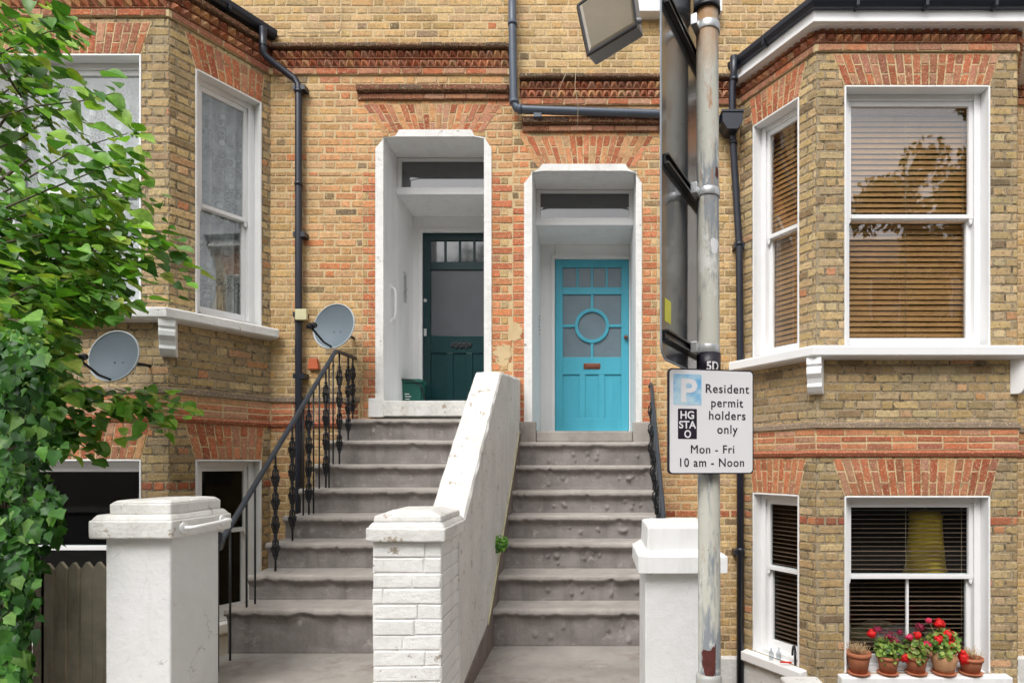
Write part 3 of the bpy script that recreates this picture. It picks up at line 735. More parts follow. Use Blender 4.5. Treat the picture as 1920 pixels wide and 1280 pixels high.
        mb = MB(); mb.tube([(x0+.03, Y0, f(557)), (x0+.03, Y0-.012, f(557))], .02, 14); build('door_lock', mb, 'steel', do); mb = MB(); mb.box(x0+.012, x0+.045, Y0-.006, Y0, f(620), f(607)); build('latch_plate', mb, 'steel', do, bevel=.002)
for k in 'AB': porch(k); door(k)
# grab handle, bell push and numbers inside the porches
mb = MB(); g = [P(741, 535, 6.12), P(747, 542, 6.1), P(747, 570, 6.1), P(747, 592, 6.1), P(740, 602, 6.12)]
x = DOOR['A'][0]
mb.tube([(x, 6.22, 1.86), (x+.035, 6.22, 1.845), (x+.045, 6.22, 1.80), (x+.045, 6.22, 1.60), (x+.035, 6.22, 1.54), (x, 6.22, 1.52)], .012, 8)
mb.sphere((x, 6.22, 1.87), .028, 10, sq=(.5, 1, 1)); mb.sphere((x, 6.22, 1.51), .028, 10, sq=(.5, 1, 1))
tag(build('grab_handle', mb, 'white', base=(x, 6.22, 1.5)), 'white curved grab handle fixed to the left reveal of the green door porch', 'handle')
def wall_marks(x, rows, D, xs=0):
    mb = MB()
    for (dy, zz, r) in rows: mb.box(x, x+.012, D+dy-r, D+dy+r, zz-r*1.3, zz+r*1.3)
    return mb
mb = MB(); mb.box(x+.0, x+.004, 6.61, 6.71, 1.82, 2.16)
for i, (yy, zz) in enumerate(((6.66, 2.13), (6.68, 1.98), (6.64, 1.95), (6.68, 1.90), (6.65, 1.85))):
    mb.box(x+.0, x+.014, yy-.02, yy+.02, zz-.015, zz+.015)
tag(build('bell_push', mb, 'steel', base=(x, 6.66, 1.85), bevel=.003), 'cluster of small bell pushes on the porch wall beside the green door', 'doorbell')
mb = MB(); xb = DOOR['B'][0]
for i in range(6): mb.sphere((xb+.004, 6.72, 1.68-.04*i), .013, 8, sq=(.6, 1, 1.2))
tag(build('door_number_plate', mb, 'steel', base=(xb, 6.7, 1.5)), 'small vertical row of metal buttons on the porch wall beside the turquoise door', 'doorbell')
# white step under the green door, stone blocks beside the turquoise one
mb = MB(); mb.box((722-PX)/183.3, -.975, 5.93, 6.03, .475, .632); mb.box(DOOR['A'][0], DOOR['A'][1], 6.02, 6.1, .475, .60)
build('door_step', mb, 'oldpaint', houseA, bevel=.008)
mb = MB()
mb.box((1186-PX)/183.3, (1228-PX)/183.3, 5.93, 6.01, .12, .42); mb.box(-.76, (1006-PX)/183.3, 5.93, 6.01, .12, .42)
mb.box((1006-PX)/183.3+.003, (1186-PX)/183.3-.003, 5.95, 6.06, .215, .325)
build('door_step', mb, 'stone2', houseB, bevel=.012)
# patch of bare render on the pier between the doors
mb = MB()
def blob(fr, cu, cv, ru, rv, d, n=22, seed=0):
    pts = [(cu+ru*math.cos(a)*(1+.55*noise.noise(Vector((math.cos(a)*2, math.sin(a)*2, seed)))+.25*noise.noise(Vector((math.cos(a)*7, math.sin(a)*7, seed)))), cv+rv*math.sin(a)*(1+.35*noise.noise(Vector((math.cos(a)*2, math.sin(a)*2, seed+5))))) for a in [2*math.pi*i/n for i in range(n)]]
    mb.quadprism(fr, pts, 0, d)
blob(frW, (943-PX)/183.3, (PY-665)/183.3, .085, .11, .007, n=60, seed=1); blob(frW, (966-PX)/183.3, (PY-622)/183.3, .07, .10, .0075, n=60, seed=4)
build('render_patch', mb, 'mortar', houseA)
# ---------------------------------------------------------------- pipes
def pipe(name, pts, r, mat, parent, collars=(), extra=None, label=None):
    mb = MB(); mb.tube(pts, r, 14)
    for (c, ax) in collars:
        c = Vector(c); ax = Vector(ax).normalized(); mb.tube([c-ax*.02, c+ax*.02], r*1.16, 14)
    if extra: extra(mb)
    o = build(name, mb, mat, parent)
    if label: o['label'] = label
    return o
D = 5.93
def brk(mb, x, y, D=5.93, w=.07):
    q = P(x, y, D); mb.box(q.x-.05, q.x+w, D-.02, 5.995, q.z-.025, q.z+.025)
def ex1(mb):
    for y in (165, 440, 705, 590): brk(mb, 560, y)
top1 = P(493, 52, 5.80)
pipe('downpipe', [top1, P(494, 98, 5.82), P(500, 108, 5.84), P(552, 148, 5.93), P(560, 160, 5.93), P(560, 850, 5.93), P(560, 1240, 5.93)], .034, 'pipe', houseA,
     [(P(494, 85, 5.82), Z), (P(560, 172, 5.93), Z), (P(560, 345, 5.93), Z), (P(560, 600, 5.93), Z)], ex1)
mb = MB(); q = P(564, 590, 5.88); mb.box(q.x-.05, q.x+.065, 5.86, 5.9, q.z-.055, q.z+.055); build('junction_box', mb, 'cream', houseA, bevel=.006)
pipe('downpipe', [P(960, -60, 5.9), P(961, 60, 5.9), P(963, 190, 5.9), P(968, 203, 5.9), P(985, 206, 5.9), P(1240, 214, 5.9), P(1362, 226, 5.9)], .040, 'greypipe', houseB,
     [(P(961, 45, 5.9), Z), (P(964, 192, 5.9), Z), (P(975, 205, 5.9), (1, 0, 0))], lambda mb: brk(mb, 1010, 216, 5.9, .03))
def hopper(mb):
    c = P(1370, 232, 5.87)
    mb.prism([(c.x-.10, c.z+.08), (c.x+.10, c.z+.08), (c.x+.10, c.z-.02), (c.x+.05, c.z-.10), (c.x-.05, c.z-.10), (c.x-.10, c.z-.02)], 'y', 5.78, 5.96)
    mb.box(c.x-.11, c.x+.11, 5.77, 5.97, c.z+.065, c.z+.085)
    for y in (460, 770, 1035): brk(mb, 1386, y, 5.9, .05)
pipe('downpipe', [P(1376, 105, 5.80), P(1376, 140, 5.84), P(1373, 165, 5.86), P(1373, 225, 5.87), P(1374, 260, 5.9), P(1386, 460, 5.9), P(1388, 700, 5.9), P(1388, 1300, 5.9)], .036, 'pipe', houseB,
     [(P(1376, 150, 5.85), Z), (P(1375, 268, 5.9), Z), (P(1386, 458, 5.9), Z), (P(1388, 1030, 5.9), Z)], hopper)
# loose cables and an orange sticker on the wall
def cable(pts, r=.003, par=houseB, mat='cord'):
    mb = MB(); mb.tube(pts, r, 5); return build('cable', mb, mat, par)
cable([P(1080, 132, 5.9), P(1078, 160, 5.89), P(1084, 200, 5.84), P(1083, 235, 5.88), P(1076, 258, 5.95)])
cable([P(1062, 135, 5.9), P(1050, 165, 5.9), P(1037, 198, 5.93)])
cable([P(640, 0, 5.97), P(640, 55, 5.97), P(634, 62, 5.97), P(540, 62, 5.97)], .004, houseA)
cable([P(250, 735, 5.1), P(300, 722, 5.15), P(330, 724, 5.2), P(400, 730, 5.5), P(470, 738, 5.8), P(505, 738, 5.92), P(520, 733, 5.96)], .003, houseA, 'dark')
mb = MB(); q = P(588, 683, 5.97); mb.prism([(q.x-.055, q.z-.05), (q.x+.055, q.z-.05), (q.x+.04, q.z+.06), (q.x-.04, q.z+.06)], 'y', 5.95, 5.99)
build('wall_vent', mb, 'orange', houseA, bevel=.005)
# small upper window sill just above the frame
mb = MB(); a = P(1186, 24, 5.9); mb.box(a.x, a.x+.9, 5.88, 6.0, a.z, a.z+.13); build('upper_sill', mb, 'joinery', houseB, bevel=.006)
# ================================================================ steps
def steps(name, label, x0, x1, noses, base_h, par_noise, blobs=False, xr=None):
    """noses: list of (depth of nosing, height of tread) from the top down"""
    root = thing(name, label, 'steps', ((x0+x1)/2, noses[-1][0], base_h), 'flights of front steps')
    n = 170
    for k, (D, h) in enumerate(noses):
        nxt = noses[k+1][1] if k+1 < len(noses) else base_h
        back = noses[k-1][0]+.05 if k else 6.03
        mb = MB(); prof = [(D+.045, nxt-.03, 0), (D+.04, nxt+.01, 0), *[(D+.042, nxt+(h-nxt)*(.08+.06*q_), 1) for q_ in range(9)], (D+.036, h-.075, 1), (D+.024, h-.056, 2), (D+.002, h-.050, 2), (D-.003, h-.035, 2), (D-.002, h-.014, 2), (D+.005, h-.003, 2), (D+.022, h, 3), (D+.11, h-.004, 3), (D+.2, h-.003, 3), (back, h+.002, 0)]
        nb = [(random.uniform(x0+.3, x1-.15), random.uniform(nxt+.04, h-.09), random.uniform(.009, .020)) for _ in range(8)] if blobs else []
        chips = [(random.uniform(x0, x1), random.uniform(.008, .05), random.uniform(.010, .034)) for _ in range(7)]
        L = len(prof)
        for i in range(n+1):
            x = x0+(x1-x0)*i/n
            for (d, z, t) in prof:
                if t == 1:
                    e = noise.noise(Vector((x*4, z*7, k*3.1+par_noise)))*.007
                    for bx, bz, br in nb:
                        e -= .022*math.exp(-((x-bx)**2+(z-bz)**2)/(br*br))
                    mb.v.append((x, d+e, z))
                elif t == 2:
                    e = noise.noise(Vector((x*3, k*5.3, par_noise)))*.004+noise.noise(Vector((x*30, k*5.3, par_noise)))*.0035
                    f = noise.noise(Vector((x*2.2, k*2.7, par_noise+9)))*.004+noise.noise(Vector((x*22, k*2.7, par_noise+9)))*.004
                    for cx, cw, cd in chips: 
                        e += cd*.30*math.exp(-((x-cx)/cw)**2); f += cd*.28*math.exp(-((x-cx)/cw)**2)
                    mb.v.append((x, d+e, z+(f if z < h-.02 else -abs(e)*.3)))
                elif t == 3: mb.v.append((x, d, z+noise.noise(Vector((x*2, d*4, par_noise)))*.004))
                else: mb.v.append((x, d, z))
        for i in range(n):
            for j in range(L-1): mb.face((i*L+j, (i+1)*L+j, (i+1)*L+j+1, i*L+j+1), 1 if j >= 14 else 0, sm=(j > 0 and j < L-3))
        # cheeks
        for i in (0, n):
            b0 = len(mb.v); xx = x0 if i == 0 else x1
            mb.v.append((xx, back, nxt-.03)); mb.face([i*L+j for j in range(L)]+[b0], 0)
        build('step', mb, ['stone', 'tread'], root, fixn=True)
    # masonry under the flight
    mb = MB(); pl = [(noses[-1][0]+.06, base_h-1), (6.0, base_h-1), (6.0, noses[0][1]-.06)]
    for k, (D, h) in enumerate(noses):
        pl.append((D+.06, h-.06)); nxt = noses[k+1][1] if k+1 < len(noses) else base_h; pl.append((D+.06, nxt-.06))
    pl = pl[:2]+pl[2:-1]
    mb.prism(pl, 'x', x0+.01, x1-.01); build('stair_core', mb, 'mortar', root, fixn=True)
    return root
g = .26
nl = [(785, 5.93), (825, 5.69), (870, 5.43), (916, 5.17), (967, 4.91), (1018, 4.65), (1078, 4.39), (1142, 4.13)]
nosL = [(D, (PY-y)/F*D) for y, D in nl]
baseL = (PY-1224)/F*4.17
steps('front_steps', 'grey stone steps climbing to the dark green door beside the ornate iron railing', -2.61, -.96, nosL, baseL, 1.0)
nr = [(828, 5.85), (872, 5.60), (920, 5.34), (966, 5.08), (1017, 4.84), (1078, 4.58), (1142, 4.34)]
nosR = [(D, (PY-y)/F*D) for y, D in nr]
baseR = (PY-1210)/F*4.38
steps('front_steps', 'lumpy worn grey stone steps climbing to the turquoise door', -.765, .60, nosR, baseR, 7.0, blobs=True)
# ---------------------------------------------------------------- dividing wall and its pier
root = thing('dividing_wall', 'chipped white sloping wall between the two flights of steps with a painted brick pier', 'wall', (-.87, 3, -1.5))
def cheek(x0, x1, prof, n=6, name='sloping_wall', mat='chip', rough=.006, seed=0):
    mb = MB(); mb.prism(prof, 'x', x0, x1); o = build(name, mb, mat, root, bevel=.012, seg=3)
    return o
# slab built as a dense grid so its arrises wobble
mb = MB()
topl = [(3.30, -.43), (3.5, -.27), (4.06, .177), (4.45, .48), (4.72, .69), (4.80, .745), (5.1, .78), (5.5, .815), (6.0, .86)]
def topz(y):
    for (a, b), (c, d) in zip(topl, topl[1:]):
        if a <= y <= c: return b+(d-b)*(y-a)/(c-a)
    return topl[-1][1]
ny = 90; nx = 5; x0, x1 = -.975, -.760
rows = []
for i in range(ny+1):
    y = 3.30+(6.0-3.30)*i/ny; zt = topz(y)
    st = .014*noise.noise(Vector((y*5, 3, 0)))+.010*noise.noise(Vector((y*16, 1, 0)))
    ring = [(x0, y, -1.9), (x0, y, zt-.3), (x0+.008*noise.noise(Vector((y*9, 0, 4))), y, zt-.02+st)]
    for j in range(nx+1):
        x = x0+(x1-x0)*j/nx; ring.append((x+(.01 if j == 0 else -.012 if j == nx else 0)+.006*noise.noise(Vector((y*12, j, 9))), y, zt+st+.007*noise.noise(Vector((y*8, x*14, 2)))))
    ring += [(x1+.01*noise.noise(Vector((y*9, 0, 14))), y, zt-.022+st), (x1, y, zt-.3), (x1, y, -1.9)]
    rows.append(ring)
L = len(rows[0])
for r_ in rows: mb.v.extend(r_)
for i in range(ny):
    for j in range(L-1): mb.face((i*L+j, i*L+j+1, (i+1)*L+j+1, (i+1)*L+j), 0)
mb.face(list(range(L)), 0)
build('sloping_wall', mb, 'oldpaint', root)
# brown string along the foot of its right face
mb = MB(); sp = []
for D, h in nosR: sp += [(D+.02, h+.115), ]
pl = [(6.0, nosR[0][1]+.10)]+[(D+.02, h+.10) for D, h in nosR]+[(4.15, baseR+.22), (3.42, baseR+.09), (3.42, baseR-.2), (6.0, baseR-.2)]
mb.prism(pl, 'x', -.766, -.752); build('stone_string', mb, 'curb', root, bevel=.004)
mb = MB()
for i in range(len(pl)-5+1):
    a, b = pl[i], pl[i+1]; mb.tube([(-.756, a[0], a[1]), (-.756, b[0], b[1])], .008, 6)
build('edging_bead', mb, 'cream', root)
# painted brick pier
def painted_brick_pier(x0, x1, y0, y1, z0, z1, root, mat='chip'):
    mb = MB(); mb.box(x0+.004, x1-.004, y0+.004, y1-.004, z0, z1)
    for fr, L in (seg((x0, y0), (x1, y0)), seg((x1, y0), (x1, y1)), seg((x0, y1), (x0, y0))):
        k = 0; z = z1
        while z > z0:
            a = max(z-.078, z0)
            u = -random.uniform(0, .3)
            while u < L:
                bw_ = random.choice((.225, .225, .34, .5)); e = min(u+bw_, L); s_ = max(u, 0)
                if e-s_ > .03: mb.brick(fr, [(s_+.0005, a+.003), (e-.0005, a+.003), (e-.0005, z-.003), (s_+.0005, z-.003)], -.01, .003+random.uniform(-.001, .0025), .006, (1, 1, 1), jit=.0035)
                u += bw_
            z -= .078; k += 1
    return build('brick_pier', mb, mat, root, fixn=False)
painted_brick_pier(-1.113, -.772, 2.95, 3.34, -1.7, -.395, root, 'chip')
def wob_cap(parts, root, mat, name='coping'):
    """parts: list of (x0,x1,y0,y1,z0,z1, shrink) stacked frusta, finely subdivided with wobble"""
    mb = MB()
    for (a, b, c, d, z0, z1, s) in parts:
        n = 8; rings = []
        for j, (f, z) in enumerate(((0, z0), (.5, (z0+z1)/2), (1, z1))):
            k = s*f; r_ = []
            A, B, C, Dd = a+k, b-k, c+k, d-k
            for i in range(n): r_.append((A+(B-A)*i/n, C))
            for i in range(n): r_.append((B, C+(Dd-C)*i/n))
            for i in range(n): r_.append((B-(B-A)*i/n, Dd))
            for i in range(n): r_.append((A, Dd-(Dd-C)*i/n))
            rings.append([(x+.0045*noise.noise(Vector((x*13, y*13, z*9))), y+.0045*noise.noise(Vector((x*13, y*13, z*9+7))), z+.0045*noise.noise(Vector((x*11, y*11, z*5+3)))) for x, y in r_])
        b0 = len(mb.v); m_ = 4*n
        for r_ in rings: mb.v.extend(r_)
        for q in range(2):
            for i in range(m_): mb.face((b0+q*m_+i, b0+q*m_+(i+1) % m_, b0+(q+1)*m_+(i+1) % m_, b0+(q+1)*m_+i))
        mb.face([b0+i for i in range(m_)][::-1]); mb.face([b0+2*m_+i for i in range(m_)])
    return build(name, mb, mat, root, bevel=.010, seg=3)
wob_cap([(-1.14, -.742, 2.91, 3.38, -.392, -.322, 0), (-1.135, -.747, 2.915, 3.375, -.324, -.295, .02), (-1.114, -.768, 2.936, 3.354, -.297, -.262, .006), (-1.105, -.777, 2.945, 3.345, -.264, -.240, .07)], root, 'oldpaint')
# ---------------------------------------------------------------- gate pillars
def shaft(x0, x1, y0, y1, z0, z1, root, mat='white'):
    mb = MB(); mb.box(x0, x1, y0, y1, z0, z1); return build('shaft', mb, mat, root, bevel=.010, seg=3)
def rendermat():
    m, nt, b = new_mat('rendered_white_paint')
    c = mixc(nt, ramp(nt, tex(nt, 3, 8, .65), [(.35, 0.0), (.75, 1.0)]), (.80, .80, .80), (.70, .70, .685))
    c = mixc(nt, ramp(nt, tex(nt, 7, 8, .7, stretch=(1, 1, .15)), [(.58, 0.0), (.8, .35)]), c, (.5, .5, .45))
    tc = nd(nt, 'ShaderNodeTexCoord'); nz = nd(nt, 'ShaderNodeTexNoise', _Scale=5.0, _Detail=6.0); nt.links.new(tc.outputs['Object'], nz.inputs['Vector'])
    mv = nd(nt, 'ShaderNodeMix', data_type='RGBA'); mv.inputs[0].default_value = .35; nt.links.new(tc.outputs['Object'], mv.inputs[6]); nt.links.new(nz.outputs['Color'], mv.inputs[7])
    v = nd(nt, 'ShaderNodeTexVoronoi', feature='DISTANCE_TO_EDGE', _Scale=4.0); nt.links.new(mv.outputs[2], v.inputs['Vector'])
    k = ramp(nt, v.outputs['Distance'], [(.0, .75), (.012, 0.0)])
    mk = nd(nt, 'ShaderNodeMath', operation='MULTIPLY'); nt.links.new(k, mk.inputs[0]); nt.links.new(ramp(nt, tex(nt, 3.3, 3), [(.5, 0.0), (.56, 1.0)]), mk.inputs[1])
    c = mixc(nt, mk.outputs[0], c, (.33, .31, .28))
    c = mixc(nt, ramp(nt, tex(nt, 22, 8, .75), [(.70, 0.0), (.73, .7)]), c, (.42, .40, .36))
    nt.links.new(c, b.inputs['Base Color']); b.inputs['Roughness'].default_value = .6
    bump(nt, b, tex(nt, 16, 10, .7), .6, .012); return m
MT['render'] = rendermat()
pr = thing('gate_pillar', 'large white rendered gate pillar with two tier cap standing in front of the wooden fence', 'pillar', (-2.43, 3.3, -1.7), 'gate pillars')
shaft(-2.602, -2.255, 3.12, 3.52, -1.7, -.395, pr, 'render')
wob_cap([(-2.645, -2.205, 3.06, 3.56, -.395, -.30, 0), (-2.64, -2.21, 3.065, 3.555, -.302, -.27, .02)], pr, 'oldpaint', 'coping')
wob_cap([(-2.565, -2.24, 3.10, 3.52, -.272, -.212, .0), (-2.565, -2.24, 3.10, 3.52, -.213, -.198, .02)], pr, 'oldpaint', 'cap_block')
mb = MB(); xr = -2.20
mb.tube([(xr, 3.14, -.345), (xr+.045, 3.14, -.345), (xr+.055, 3.18, -.343), (xr+.055, 3.42, -.335), (xr+.05, 3.46, -.335), (xr, 3.47, -.335)], .011, 8)
for y in (3.14, 3.47): mb.tube([(xr-.006, y, -.345 if y < 3.2 else -.335), (xr+.006, y, -.345 if y < 3.2 else -.335)], .03, 14)
mb2 = tag(build('grab_handle', mb, 'white', base=(xr, 3.3, -.34)), 'white tubular grab handle bolted to the cap of the large left gate pillar', 'handle')
pr = thing('gate_pillar', 'white gate pillar behind the parking sign post, smooth painted shaft', 'pillar', (.46, 3.3, -1.7), 'gate pillars')
shaft(.267, .662, 3.10, 3.5, -1.7, -.565, pr, 'render')
wob_cap([(.227, .69, 3.04, 3.55, -.57, -.485, 0), (.23, .687, 3.045, 3.545, -.487, -.455, .04)], pr, 'white', 'coping')
wob_cap([(.275, .645, 3.09, 3.5, -.46, -.335, .006), (.281, .639, 3.1, 3.49, -.337, -.320, .05)], pr, 'white', 'cap_block')
# ---------------------------------------------------------------- railings
def ornate(mb, x, y, z0, z1):
    mb.tube([(x, y, z0), (x, y, z1)], .008, 6)
    L = z1-z0; n = 4 if L > .75 else 3
    a = z0+L*.10; b = z1-L*.12; st = (b-a)/n
    for i in range(n):
        c = a+st*(i+.5); h_ = st*.46
        for w in range(4):
            an = w*math.pi/2+.5; dx, dy = math.cos(an), math.sin(an)
            pts = []
            for t in range(9):
                tt = t/8; zz = c-h_+2*h_*tt; rr = .027*math.sin(math.pi*tt)**.8+.004*math.sin(6*math.pi*tt)
                tw = tt*1.2; d2 = (math.cos(an+tw), math.sin(an+tw)); pts.append((x+d2[0]*rr, y+d2[1]*rr, zz))
            mb.tube(pts, .0065, 5)
            mb.sphere((x+math.cos(an+.6)*.034, y+math.sin(an+.6)*.034, c), .0085, 6)
        mb.sphere((x, y, c-h_), .017, 8, sq=(1, 1, .7)); mb.sphere((x, y, c), .013, 8, sq=(1, 1, 1.6)); mb.sphere((x, y, c+h_), .017, 8, sq=(1, 1, .7))
def railing(label, path, bal, root_base, rr=.019):
    ro = thing('iron_railing', label, 'railing', root_base, 'iron stair railings')
    mb = MB(); mb.tube(path, rr, 10); build('handrail', mb, 'rail', ro)
    for (x, y, z0, z1, orn) in bal:
        mb = MB()
        if orn: ornate(mb, x, y, z0, z1)
        else: mb.tube([(x, y, z0), (x, y, z1)], .007, 6)
        build('baluster', mb, 'black', ro)
    return ro
def treadh(nos, base, y):
    h = base
    for D, z in reversed(nos):
        if y >= D: h = z
    return h
XL = -2.50
A_ = Vector((-2.45, 5.55, 1.06)); B_ = Vector((XL, 3.95, -.50))
path = [(-2.44, 5.98, 1.07), (-2.445, 5.7, 1.065), A_, (A_+(B_-A_)*.5), B_+Vector((0, .15, .14)), B_, (-2.46, 3.85, -.555), (-2.38, 3.72, -.50), (-2.26, 3.53, -.43)]
bal = []
def railz(y):
    t = (y-3.95)/(5.55-3.95); return -.50+1.56*t if y < 5.55 else 1.06
for y in (5.93, 5.82, 5.62): bal.append((-2.445, y, treadh(nosL, baseL, y), 1.06, 1))
for i, (y, o_) in enumerate(((5.50, 0), (5.42, 0), (5.36, 1), (5.24, 0), (5.14, 0), (5.06, 1), (4.97, 0), (4.80, 1), (4.56, 1), (4.30, 0), (4.2, 0), (4.02, 0))):
    x = -2.45+(XL+2.45)*(5.55-y)/1.6
    bal.append((x, y, treadh(nosL, baseL, y), railz(y), o_))
bal.append((-2.44, 3.80, baseL-.02, -.53, 0))
railing('black iron railing with scrolled balusters and sloping handrail left of the green door steps', path, bal, (-2.45, 4.8, baseL))
XR = .55
path = [(.585, 5.99, .78), (.575, 5.93, .775), (.57, 5.88, .74), (.53, 4.45, -.445), (.50, 4.2, -.65), (.47, 3.5, -.50)]
path = [(.56, 5.97, .77), (.572, 5.95, .80), (.574, 5.90, .77), (.527, 4.45, -.445), (.50, 4.0, -.80)]
bal = []
for i in range(11):
    y = 5.8-i*.15; x = .574+(.527-.574)*(5.9-y)/1.45-.012
    zt = .77-(5.9-y)*.838; bal.append((x, y, treadh(nosR, baseR, y), zt, i % 2 == 0))
railing('black iron railing on the right edge of the turquoise door steps', path, bal, (.55, 5, baseR))
# ---------------------------------------------------------------- satellite dishes
def dish(label, c, r, yaw, pitch, flip=1, mount=None):
    """c centre; the bowl faces along its local -y turned by yaw and tipped by pitch"""
    ro = thing('satellite_dish', label, 'satellite dish', tuple(c), 'satellite dishes')
    Mx = Matrix.Translation(Vector(c)) @ Matrix.Rotation(yaw, 4, 'Z') @ Matrix.Rotation(pitch, 4, 'X')
    def T(mb): mb.v = [tuple(Mx @ Vector(v)) for v in mb.v]; return mb
    mb = MB(); n = 40; m = 8
    for side in (0, 1):
        b0 = len(mb.v)
        for i in range(m+1):
            q = i/m
            for j in range(n):
                a = 2*math.pi*j/n; mb.v.append((r*q*math.cos(a), -.055*r/.22*(q*q)+(.006 if side else 0)+.04, r*1.07*q*math.sin(a)))
        for i in range(m):
            for j in range(n): mb.face((b0+i*n+j, b0+i*n+(j+1) % n, b0+(i+1)*n+(j+1) % n, b0+(i+1)*n+j), 0, sm=True)
    build('reflector', T(mb), 'dish', ro, fixn=False)
    mb = MB(); pts = [(r*math.cos(2*math.pi*j/n), -.055*r/.22+.043, r*1.07*math.sin(2*math.pi*j/n)) for j in range(n)]
    mb.tube(pts, .007, 8, closed=True); build('rim', T(mb), 'dishrim', ro)
    mb = MB(); mb.tube([(0, .02, -r*.98), (0, -.12, -r*1.0), (0, -r*1.55, -r*.72)], .010, 8)
    build('feed_arm', T(mb), 'dark', ro)
    mb = MB(); mb.tube([(0, -r*1.52, -r*.70), (0, -r*1.36, -r*.58)], .028, 12); mb.tube([(0, -r*1.70, -r*.80), (0, -r*1.50, -r*.68)], .018, 12); mb.sphere((0, -r*1.34, -r*.56), .029, 10)
    build('receiver', T(mb), 'dark', ro)
    mb = MB()
    for dx in (-.02, .05): mb.sphere((dx, .034, -.04), .006, 6)
    mb.tube([(0, .05, 0), (0, .13, 0)], .03, 10); build('mounting', T(mb), 'dark', ro)
    if mount:
        mb = MB(); mb.tube([tuple(Mx @ Vector((0, .11, 0)))]+mount, .014, 8); build('wall_bracket', mb, 'dark', ro)
    return ro
c = P(215, 668, 4.86)
dish('grey satellite dish fixed below the left bay sill among the tree leaves', c, .205, R(0), R(-12), mount=[(c.x+.02, 5.16, c.z-.02), (c.x+.02, 5.22, c.z-.02)])
c = P(627, 612, 5.62)
dish('grey satellite dish at the top of the iron railing beside the black downpipe', c, .212, R(-10), R(-12), mount=[(c.x+.03, 5.9, c.z-.03), (c.x+.03, 6.0, c.z-.03)])
# ---------------------------------------------------------------- green food bin in the porch
zf = DOOR['A'][2]
def bin_():
    cx, cy = -2.055, 6.66
    ro = thing('food_waste_bin', 'small green plastic food waste bin with lid in the porch of the green door', 'bin', (cx, cy, zf))
    mb = MB(); a, b = .10, .118
    def ring(s, z): return [(cx+s*x, cy+s*.85*y, z) for x, y in ((-1, -1), (1, -1), (1, 1), (-1, 1))]
    v = ring(.09, zf)+ring(.112, zf+.30); mb.add(v, [(0, 1, 2, 3), (4, 5, 6, 7)]+[(i, (i+1) % 4, (i+1) % 4+4, i+4) for i in range(4)])
    build('bin_body', mb, 'bin', ro, bevel=.015, seg=3)
    mb = MB(); v = ring(.122, zf+.30)+ring(.122, zf+.325)+ring(.10, zf+.345); mb.add(v, [(0, 1, 2, 3), (8, 9, 10, 11)]+[(q*4+i, q*4+(i+1) % 4, q*4+(i+1) % 4+4, q*4+i+4) for q in (0, 1) for i in range(4)])
    build('lid', mb, 'bin', ro, bevel=.006)
    mb = MB(); mb.tube([(cx-.125, cy-.03, zf+.29), (cx-.11, cy-.12, zf+.335), (cx+.02, cy-.125, zf+.325), (cx+.12, cy-.11, zf+.26), (cx+.135, cy-.03, zf+.12)], .008, 8); build('handle', mb, 'dark', ro)
    mb = MB()
    for i, wd in enumerate((.05, .07, .055)): mb.box(cx-.07, cx-.07+wd, cy-.093-i*0-.001, cy-.088, zf+.17-.028*i, zf+.178-.028*i)
    build('printed_lines', mb, 'white', ro)
bin_()
# ---------------------------------------------------------------- blinds, curtains, things behind the glass
def blind(label, fr, u0, u1, z0, z1, pitch, tilt, mat, d=-.222, group='venetian blinds', w=.048, ends=1):
    ro = thing('venetian_blind', label, 'blind', fr.p((u0+u1)/2, d, z0), group)
    mb = MB(); z = z0+.02; n = 0
    while z < z1:
        tl = tilt+random.gauss(0, .05); c, s = math.cos(tl)*w/2, math.sin(tl)*w/2
        j = random.uniform(-.0015, .0015)
        segs = 5
        for q in range(segs):
            t0 = -1+2*q/segs; t1 = -1+2*(q+1)/segs
            b0 = .004*(1-t0*t0); b1 = .004*(1-t1*t1)
            sag = random.gauss(0, .002)
            v = [fr.p(u0, d+c*t0, z+s*t0+b0+j), fr.p(u1, d+c*t0, z+s*t0+b0-j+sag), fr.p(u1, d+c*t1, z+s*t1+b1-j+sag), fr.p(u0, d+c*t1, z+s*t1+b1+j)]
            v += [fr.p(u0, d+c*t0, z+s*t0+b0+j-.002), fr.p(u1, d+c*t0, z+s*t0+b0-j-.002+sag), fr.p(u1, d+c*t1, z+s*t1+b1-j-.002+sag), fr.p(u0, d+c*t1, z+s*t1+b1+j-.002)]
            mb.add(v, [(0, 1, 2, 3), (7, 6, 5, 4), (0, 4, 5, 1), (2, 6, 7, 3)])
        z += pitch
    build('slats', mb, mat, ro)
    mb = MB()
    k = 3 if u1-u0 > .8 else 2
    for i in range(k):
        u = u0+(u1-u0)*((.06, .5, .94)[i] if k == 3 else (.15, .85)[i])
        mb.tube([fr.p(u, d+w/2+.003, z0), fr.p(u, d+w/2+.003, z1)], .0018, 4)
    build('cords', mb, 'cord', ro)
    mb = MB(); mb.fbox(fr, u0, u1, d-.03, d+.03, z1, z1+.05); build('head_rail', mb, mat, ro); mb = MB(); mb.fbox(fr, u0, u1, d-.02, d+.02, z0-.02, z0-.004); build('bottom_rail', mb, mat, ro)
blind('brown wooden venetian blind in the large upper window of the right bay', frB, 2.27, 3.47, 1.12, 3.24, .050, R(-70), 'slat')
blind('brown wooden venetian blind in the narrow upper side window of the right bay', frRS, .06, .68, 1.12, 3.24, .050, R(-70), 'slat')
blind('dark open slatted blind in the large lower window behind the flower pots', frB, 2.29, 3.46, -1.80, -.36, .042, R(2), 'slatd', w=.034)
blind('dark open slatted blind in the narrow lower side window of the right bay', frRS, .06, .68, -1.78, -.36, .042, R(2), 'slatd', w=.034)
